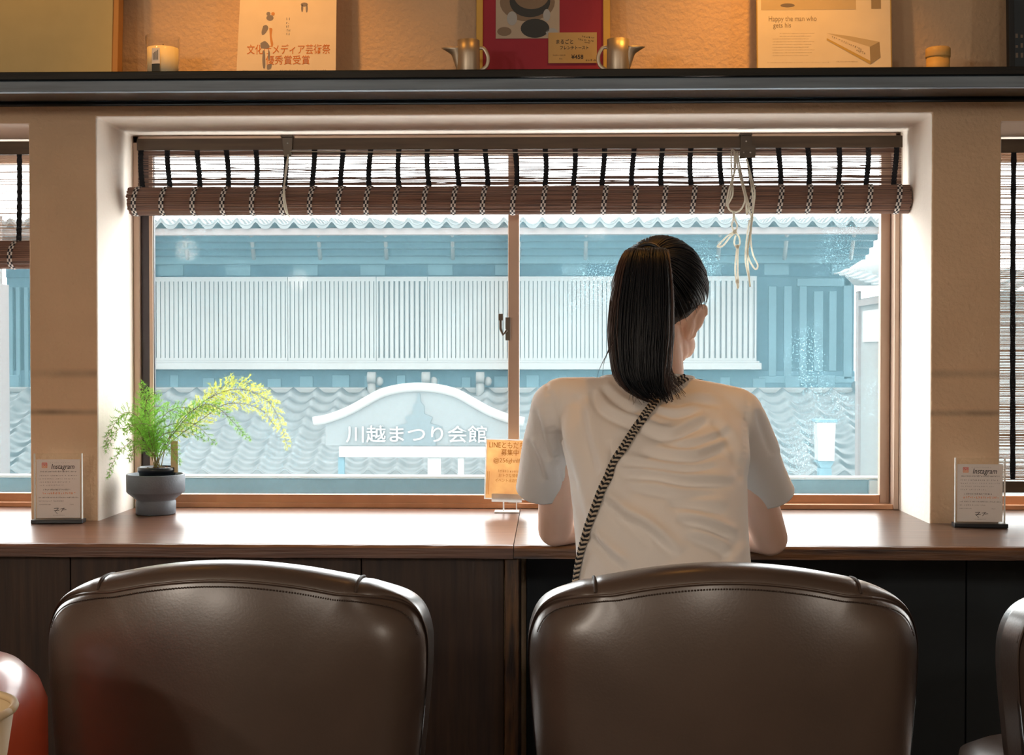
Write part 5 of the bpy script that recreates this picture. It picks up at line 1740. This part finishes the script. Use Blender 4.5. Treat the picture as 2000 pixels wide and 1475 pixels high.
MB().box((X(982, yk), yk - 0.004, ZC + 0.0036), (X(985, yk), yk - 0.001, Z(975, yk))).box((X(1008, yk), yk - 0.004, ZC + 0.0036), (X(1010, yk), yk - 0.001, Z(975, yk))).build('stem', 'acrylic_edge', g)
MB().box((X(966, yk), yk - 0.022, ZC + 0.0004), (X(1014, yk), yk + 0.022, ZC + 0.0034)).build('foot', 'white', g, bevel=0.001)

# ------------------------------------------------------------------ things on the picture shelf
ysf = 3.10


def quad(px0, px1, y):
    return X(px0, y, 60), X(px1, y, 60)


def leaning(name, label, cat, px0, px1, h, yb, lean, thick):
    """flat thing standing on the shelf and leaning back on the wall; returns root and a frame (x, up, towards room)"""
    x0, x1 = quad(px0, px1, yb)
    r = thing(name, label, cat, ((x0 + x1) / 2, yb, ZS))
    T = Matrix.Translation(((x0 + x1) / 2, yb, ZS + 0.0006)) @ Matrix.Rotation(-lean, 4, 'X') @ Matrix.Rotation(pi / 2, 4, 'X')
    return r, T, x1 - x0


# large yellowed canvas at the far left
r, T, w = leaning('canvas_picture', 'large yellowed blank canvas at the left end of the shelf', 'picture', -190, 228, 0.5, 3.075, math.radians(5), 0.03)
MB().box((-w / 2, 0, -0.034), (w / 2, 0.50, 0), 0, T).build('stretcher_frame', 'wood_side', r, bevel=0.002)
MB().box((-w / 2 + 0.002, 0.004, 0.0), (w / 2 - 0.012, 0.498, 0.004), 0, T).build('canvas', 'canvas', r, bevel=0.002)
# candle in a frosted glass
yc_ = 3.06
x = X(318, yc_, 100); rad = 0.037
r = thing('glass_candle', 'cream candle in a frosted glass with a small paper label on the shelf', 'candle', (x, yc_, ZS))
hc = Z(68, yc_) - ZS
MB().lathe((x, yc_, ZS + 0.0005), [(0.002, 0), (rad - 0.003, 0), (rad, 0.004), (rad + .0006, hc), (rad - .0016, hc), (rad - 0.0026, 0.008), (0.002, 0.006)], 44).build('glass', 'frosted_clear', r) if False else MB().lathe((x, yc_, ZS + 0.0005), [(0.002, 0), (rad - 0.003, 0), (rad, 0.004), (rad + .0006, hc), (rad - .0016, hc), (rad - 0.0026, 0.008), (0.002, 0.006)], 44).build('glass_cup', 'acrylic', r)
MB().lathe((x, yc_, ZS + 0.0005), [(0.002, 0.0065), (rad - 0.0035, 0.0085), (rad - 0.0030, hc * 0.76), (0.002, hc * 0.75)], 40).build('wax', 'wax', r)
MB().tube([(x, yc_, ZS + hc * 0.75), (x + .001, yc_, ZS + hc * 0.86)], 0.0009, 6).build('wick', 'ink', r)
lb = MB(); R = []
for z_ in (0.004, hc * 0.70):
    R.append([(x + (rad + .0012) * math.sin(a), yc_ - (rad + .0012) * math.cos(a), ZS + z_) for a in [math.radians(-22 + 28 * i / 8) for i in range(9)]])
lb.rings(R, 0, True, caps=False, closed=False)
lo = lb.build('label', 'label_grey', r)
lb = MB(); R = []
for z_ in (0.0035, hc * 0.38):
    R.append([(x + (rad + .0016) * math.sin(a), yc_ - (rad + .0016) * math.cos(a), ZS + z_) for a in [math.radians(-22 + 28 * i / 8) for i in range(9)]])
lb.rings(R, 0, True, caps=False, closed=False)
for k in range(4):
    a = math.radians(-16 + 5 * k)
    lb.box((x + (rad + .0016) * math.sin(a) - .0006, yc_ - (rad + .002) * math.cos(a), ZS + hc * 0.46), (x + (rad + .0016) * math.sin(a) + .0006, yc_ - (rad + .0014) * math.cos(a), ZS + hc * (0.60 + .02 * k)))
lb.build('label_print', 'photo_d', lo)

# cream poster with the prize lettering
r, T, w = leaning('festival_poster', 'cream poster with orange-brown Japanese prize lettering on the shelf', 'poster', 460, 655, 0.3, 3.085, math.radians(4), 0.004)
mb = MB()
k0 = w * 0.06
T2 = T
mb.add([T @ Vector(p) for p in ((-w / 2, 0, 0), (w / 2, 0, 0), (w / 2 + 0.001, 0.32, 0), (-w / 2 + 0.012, 0.32, 0), (-w / 2, 0, -0.004), (w / 2, 0, -0.004), (w / 2 + 0.001, 0.32, -0.004), (-w / 2 + 0.012, 0.32, -0.004))], [(0, 1, 2, 3), (7, 6, 5, 4), (0, 4, 5, 1), (1, 5, 6, 2), (2, 6, 7, 3), (3, 7, 4, 0)])
pp = mb.build('sheet', 'poster', r)
u = w / 195.0                     # one photo pixel on this sheet
gx = lambda p: (p - 557) * u
gy = lambda p: (158 - p) * u * 1.0
mb = MB()
tx = lambda s, size, x_, y_, mi=0, **k: text_into(mb, s, size * u, T @ Matrix.Translation((gx(x_), gy(y_), 0.0003)), mi, 0.0001, **k)
tx('文化庁メディア芸術祭', 20.5, 562, 86, 0, bold=0.0001, sx=0.80)
tx('優秀賞受賞', 19, 561, 107, 0, bold=0.0001, sx=0.92)
for i, ch_ in enumerate('小林の作'):
    pass
for k in range(5):
    scrawl(mb, T, gx(557), gx(562), gy(24 + 7.5 * k), 5 * u, 1, 30 + k, .2)
scrawl(mb, T, gx(473), gx(483), gy(126), 2.2 * u, 1, 36, .2)
scrawl(mb, T, gx(546), gx(636), gy(126), 3.2 * u, 1, 37, .15)
mb.build('print', ['poster_ink', 'ink_soft'], pp)
mb = MB()
blob0 = lambda cx_, cy_, a, c: mb.add([T @ Vector((gx(cx_) + a * u * math.cos(t), gy(cy_) + c * u * math.sin(t), 0.0003)) for t in [2 * pi * i / 16 for i in range(16)]], [tuple(range(16))], 0)
blob0(588, 3, 2.2, 8); blob0(597, 4, 2.2, 8); blob0(592, -4, 7, 4)
mb.build('ink_stroke', 'kimono', pp)
# plain standing figure in a patterned robe, a generic ink drawing
mb = MB()
blob = lambda cx_, cy_, a, c, mi, z=0.0004, rot=0: mb.add([T @ Vector((gx(cx_) + (a * math.cos(t) * math.cos(rot) - c * math.sin(t) * math.sin(rot)) * u, gy(cy_) + (a * math.cos(t) * math.sin(rot) + c * math.sin(t) * math.cos(rot)) * u, z)) for t in [2 * pi * i / 20 for i in range(20)]], [tuple(range(20))], mi)
pl = lambda pts_, mi, z: mb.add([T @ Vector((gx(p.x), gy(p.y), z)) for p in smooth_path([(a, c, 0) for a, c in pts_ + pts_[:1]], 5)[:-1]], [tuple(range(5 * len(pts_)))], mi)
pl([(516, 32), (528, 34), (531, 50), (529, 70), (532, 80), (528, 96), (527, 122), (522, 124), (520, 100), (517, 120), (512, 122), (512, 98), (507, 80), (508, 62), (512, 45)], 2, .0003)
blob(525, 22, 7, 5.5, 0); blob(522, 14, 4, 4, 0, .00045); blob(531, 14, 3.5, 3.5, 1, 0.0005)
pl([(512, 38), (518, 36), (522, 42), (517, 52), (511, 56), (509, 50)], 0, .0005)
pl([(524, 42), (530, 44), (529, 58), (532, 74), (529, 80), (526, 66)], 1, .0005)
pl([(507, 72), (516, 68), (524, 76), (523, 82), (509, 82)], 0, .0005)
pl([(512, 86), (516, 90), (517, 118), (513, 121), (511, 105)], 0, .00045); pl([(523, 84), (526, 92), (525, 106), (522, 100)], 0, .00045)
pl([(520, 115), (529, 113), (528, 122), (521, 124)], 0, .0005)
mb.build('figure_drawing', ['kimono', 'obi', 'poster_b'], pp)

# red menu board with a photo and a price card
r, T, w = leaning('menu_board', 'red menu board in a yellow frame with a photo and a price card', 'menu', 930, 1192, 0.36, 3.115, math.radians(4), 0.02)
u = w / 262.0
gx = lambda p: (p - 1061) * u
gy = lambda p: (152 - p) * u
MB().box((gx(943), gy(140), -0.004), (gx(1178), 0.36, 0.0), 0, T).build('red_sheet', 'red', r)
mb = MB()
for a, c, d, e in ((930, 943, 152, -190), (1178, 1192, 152, -190), (943, 1178, 152, 134)):
    mb.box((gx(a), gy(d), -0.012), (gx(c), gy(e), 0.006), 0, T)
mb.build('frame', 'frame_yellow', r, bevel=0.002)
ph = MB().box((gx(968), gy(54), 0.0004), (gx(1093), gy(-150), 0.0012), 0, T).build('photo_print', 'photo', r)
mb = MB()
def fan(cx_, cy_, a, c, mi, z, t0=0, t1=2 * pi, n_=28):
    mb.add([T @ Vector((gx(cx_), gy(cy_), z))] + [T @ Vector((gx(cx_) + a * u * math.cos(t0 + (t1 - t0) * i / n_), gy(cy_) + c * u * math.sin(t0 + (t1 - t0) * i / n_), z)) for i in range(n_ + 1)], [(0, i + 1, i + 2) for i in range(n_)], mi)
fan(1030, -18, 54, 38, 2, .0014); fan(1035, -20, 40, 32, 0, .0016); fan(1038, -30, 34, 26, 1, .0018)
fan(1045, 34, 28, 19, 0, .0015); fan(985, 40, 14, 9, 1, .0015); fan(1078, 42, 12, 8, 3, .0015); fan(1000, 14, 10, 14, 3, .0017); fan(1068, 8, 7, 12, 3, .0019)
mb.build('photo_image', ['photo_d', 'photo_m', 'photo_m', 'photo_l'], ph)
pc_ = MB().box((gx(1071), gy(104), 0.0022), (gx(1166), gy(43), 0.0030), 0, T).build('price_card', 'card', r, bevel=0.0006)
mb = MB()
tx = lambda s, size, x_, y_, rot=0, **k: text_into(mb, s, size * u, T @ Matrix.Translation((gx(x_), gy(y_), 0.0033)) @ Matrix.Rotation(rot, 4, 'Z'), 0, 0.0001, **k)
tx('まるごと', 10, 1103, 62, 0, bold=0.0001, sx=0.9)
tx('フレンチトースト', 8, 1122, 74, 0, bold=0.0001, sx=0.9)
tx('¥458', 11.5, 1128, 92, 0, bold=0.0002)
Tr = T @ Matrix.Translation((gx(1146), gy(55), 0.003)) @ Matrix.Rotation(-0.13, 4, 'Z')
scrawl(mb, Tr, -9 * u, 15 * u, 3 * u, 4 * u, 0, 61, .1); scrawl(mb, Tr, -17 * u, 14 * u, -3.5 * u, 4 * u, 0, 62, .1); scrawl(mb, Tr, -4 * u, 8 * u, -8 * u, 3 * u, 0, 63, .1)
Tq = T @ Matrix.Translation((0, 0, 0.003))
scrawl(mb, Tq, gx(1144), gx(1162), gy(98), 4 * u, 0, 64, .1)
scrawl(mb, Tq, gx(1080), gx(1104), gy(88), 2.6 * u, 0, 65, .1); scrawl(mb, Tq, gx(1092), gx(1098), gy(95), 2.6 * u, 0, 66, .1)
mb.build('card_lettering', 'ink', pc_)


def pitcher(px_, s, label):
    """small steel milk pitcher with an open funnel spout on one side and a ring handle on the other"""
    y = 2.985
    x = X(px_, y, 100)
    r = thing('milk_pitcher', label, 'pitcher', (x, y, ZS), 'steel milk pitchers on the shelf')
    h = Z(79, y) - ZS; rd = 0.0245
    MB().lathe((x, y, ZS + 0.0005), [(0.002, 0), (rd - .001, 0), (rd, 0.002), (rd * 0.985, h * .6), (rd * 0.97, h), (rd * 0.91, h), (rd * .93, 0.006), (0.002, 0.005)], 40).build('body', 'milk_steel', r)
    mb = MB()
    # wedge spout: narrow at its foot, flaring to an open lip
    R = []
    n_ = 12
    for t in [i / n_ for i in range(n_ + 1)]:
        z_ = ZS + h * (0.18 + 0.62 * t)
        out = 0.003 + 0.016 * t + 0.020 * max(0, t - 0.72) * 3.2 * t
        wd = 0.004 + 0.010 * t
        row = []
        for a in [math.radians(-90 + 180 * j / 12) for j in range(13)]:
            row.append((x + s * (rd * 0.86 + out * math.cos(a)), y - wd * math.sin(a), z_ + 0.004 * max(0, t - .8) * math.cos(a)))
        R.append(row)
    mb.rings(R, 0, True, caps=False, closed=False)
    so_ = mb.build('spout', 'milk_steel', r)
    md = so_.modifiers.new('thick', 'SOLIDIFY'); md.thickness = 0.0012
    mb = MB()
    mb.tube(smooth_path([(x - s * rd * 0.92, y, ZS + h * 0.80), (x - s * (rd + 0.009), y, ZS + h * 0.78), (x - s * (rd + 0.0175), y, ZS + h * 0.55), (x - s * (rd + 0.014), y, ZS + h * 0.30), (x - s * rd * 0.95, y, ZS + h * 0.16)], 7), 0.0042, 10, flat=0.35, up=(0, 1, 0))
    mb.build('handle', 'milk_steel', r)


pitcher(915, -1, 'steel milk pitcher with its spout to the left, at the left of the red board')
pitcher(1207, 1, 'steel milk pitcher with its spout to the right, at the right of the red board')

# old printed advertisement in a plastic sleeve
r, T, w = leaning('print_in_sleeve', 'old English advertisement page in a clear plastic sleeve on the shelf', 'poster', 1478, 1745, 0.4, 3.085, math.radians(4), 0.01)
u = w / 267.0
gx = lambda p: (p - 1611.5) * u
gy = lambda p: (157 - p) * u
MB().box((gx(1479), 0, -0.008), (gx(1744), 0.40, -0.001), 0, T).build('backing', 'frame_yellow', r, bevel=0.002)
pp = MB().box((gx(1481), 0.001, -0.0008), (gx(1741), 0.398, 0.0), 0, T).build('page', 'poster_b', r)
mb = MB()
mb.box((gx(1488), gy(9), 0.0001), (gx(1674), gy(-170), 0.0003), 3, T)
mb.box((gx(1704), gy(8), 0.0001), (gx(1723), gy(-60), 0.0003), 2, T)
mb.add([T @ Vector((gx(1540) + 14 * u * math.cos(a), gy(0) + (4 * u) * math.sin(a), .0005)) for a in [2 * pi * i / 24 for i in range(24)]], [tuple(range(24))], 1)
tx = lambda s, size, x_, y_, **k: text_into(mb, s, size * u, T @ Matrix.Translation((gx(x_), gy(y_), 0.0003)), 0, 0.0001, **k)
tx('Happy the man who', 14.5, 1549.5, 27, sx=0.80)
tx('gets his', 14, 1529, 40, sx=0.84)
for k in range(9):
    scrawl(mb, T, gx(1510 if k > 1 else 1524), gx(1592 - 6 * ((k * 7) % 3)), gy(56 + 5.5 * k), 1.6 * u, 2, 80 + k, .2)
scrawl(mb, T, gx(1500), gx(1620), gy(114), 1.8 * u, 2, 92, .5)
scrawl(mb, T, gx(1634), gx(1676), gy(113), 2.4 * u, 2, 93, .2)
poly = lambda pts_, mi, z: mb.add([T @ Vector((gx(a), gy(c), z)) for a, c in pts_], [tuple(range(len(pts_)))], mi)
poly(((1616, 56), (1660, 62), (1719, 74), (1700, 84)), 3, .0004)
poly(((1616, 56), (1700, 84), (1701, 112), (1616, 66)), 4, .0004)
poly(((1616, 66), (1701, 112), (1701, 119), (1616, 70)), 5, .0005)
poly(((1700, 84), (1719, 74), (1721, 105), (1701, 119)), 2, .0005)
Tb = T @ Matrix.Translation((gx(1658), gy(80), 0.0005)) @ Matrix.Rotation(-0.42, 4, 'Z')
scrawl(mb, Tb, -36 * u, 26 * u, 3 * u, 4 * u, 2, 95, .3); scrawl(mb, Tb, 18 * u, 38 * u, -2 * u, 5 * u, 0, 96, .1)
mb.build('print', ['shadow_ink', 'photo_m', 'shadow_ink', 'tan', 'poster', 'frame_yellow'], pp)
# the sleeve: crinkled film, torn and folded at the lower left
mb = MB(); q = random.Random(9); nx_, nz_ = 36, 40; vs = []
for j in range(nz_ + 1):
    for i in range(nx_ + 1):
        x_ = gx(1477) + (gx(1746) - gx(1477)) * i / nx_; z_ = 0.0005 + 0.40 * j / nz_
        cr = math.exp(-((i - 6) / 5) ** 2 - ((j - 4.5) / 4.5) ** 2)
        vs.append(T @ Vector((x_, z_, 0.0016 + 0.0010 * math.sin(i * .55 + j * .23) * 0.5 + cr * (0.004 + 0.0055 * math.sin(i * 1.9 + j * 1.3) * math.sin(j * 1.7)))))
k = nx_ + 1
mb.add(vs, [(j * k + i, j * k + i + 1, (j + 1) * k + i + 1, (j + 1) * k + i) for j in range(nz_) for i in range(nx_)], 0, True)
mb.build('sleeve', 'sleeve', r)

# small round wooden box with a lid
y = 3.02; x = X(1832, y, 110); rd = (X(1855, y, 110) - X(1808, y, 110)) / 2
h = Z(99, y) - ZS
r = thing('round_box', 'small round wooden lidded box near the right end of the shelf', 'box', (x, y, ZS))
MB().lathe((x, y, ZS + .0005), [(0.002, 0), (rd - .002, 0), (rd - .001, .002), (rd - .001, h * .66), (0.002, h * .66)], 36).build('box_body', 'box_wood', r)
MB().lathe((x, y, ZS + .0005), [(0.002, h * .665), (rd, h * .665), (rd + .0006, h * .70), (rd + .0004, h * .97), (rd - .002, h), (0.002, h)], 36).build('lid', 'box_wood', r)
# dark picture cut by the right edge
r, T, w = leaning('dark_picture', 'dark framed picture cut off by the right edge of the photo, on the shelf', 'picture', 1972, 2190, 0.4, 3.06, math.radians(3), 0.02)
MB().box((-w / 2, 0, -0.02), (w / 2, 0.38, 0), 0, T).build('frame', 'darkbook', r, bevel=0.003)
mb = MB()
mb.box((-w / 2 + 0.012, 0.012, 0.0003), (w / 2 - 0.012, 0.37, 0.001), 0, T)
q = random.Random(2)
for i in range(9):
    mb.box((-w / 2 + 0.014 + 0.011 * (i % 3), 0.05 + 0.022 * (i // 3), 0.001), (-w / 2 + 0.019 + 0.011 * (i % 3), 0.055 + 0.022 * (i // 3) + q.uniform(0, .006), 0.0014), 1, T)
mb.build('picture', ['photo_d', 'photo_m'], r)
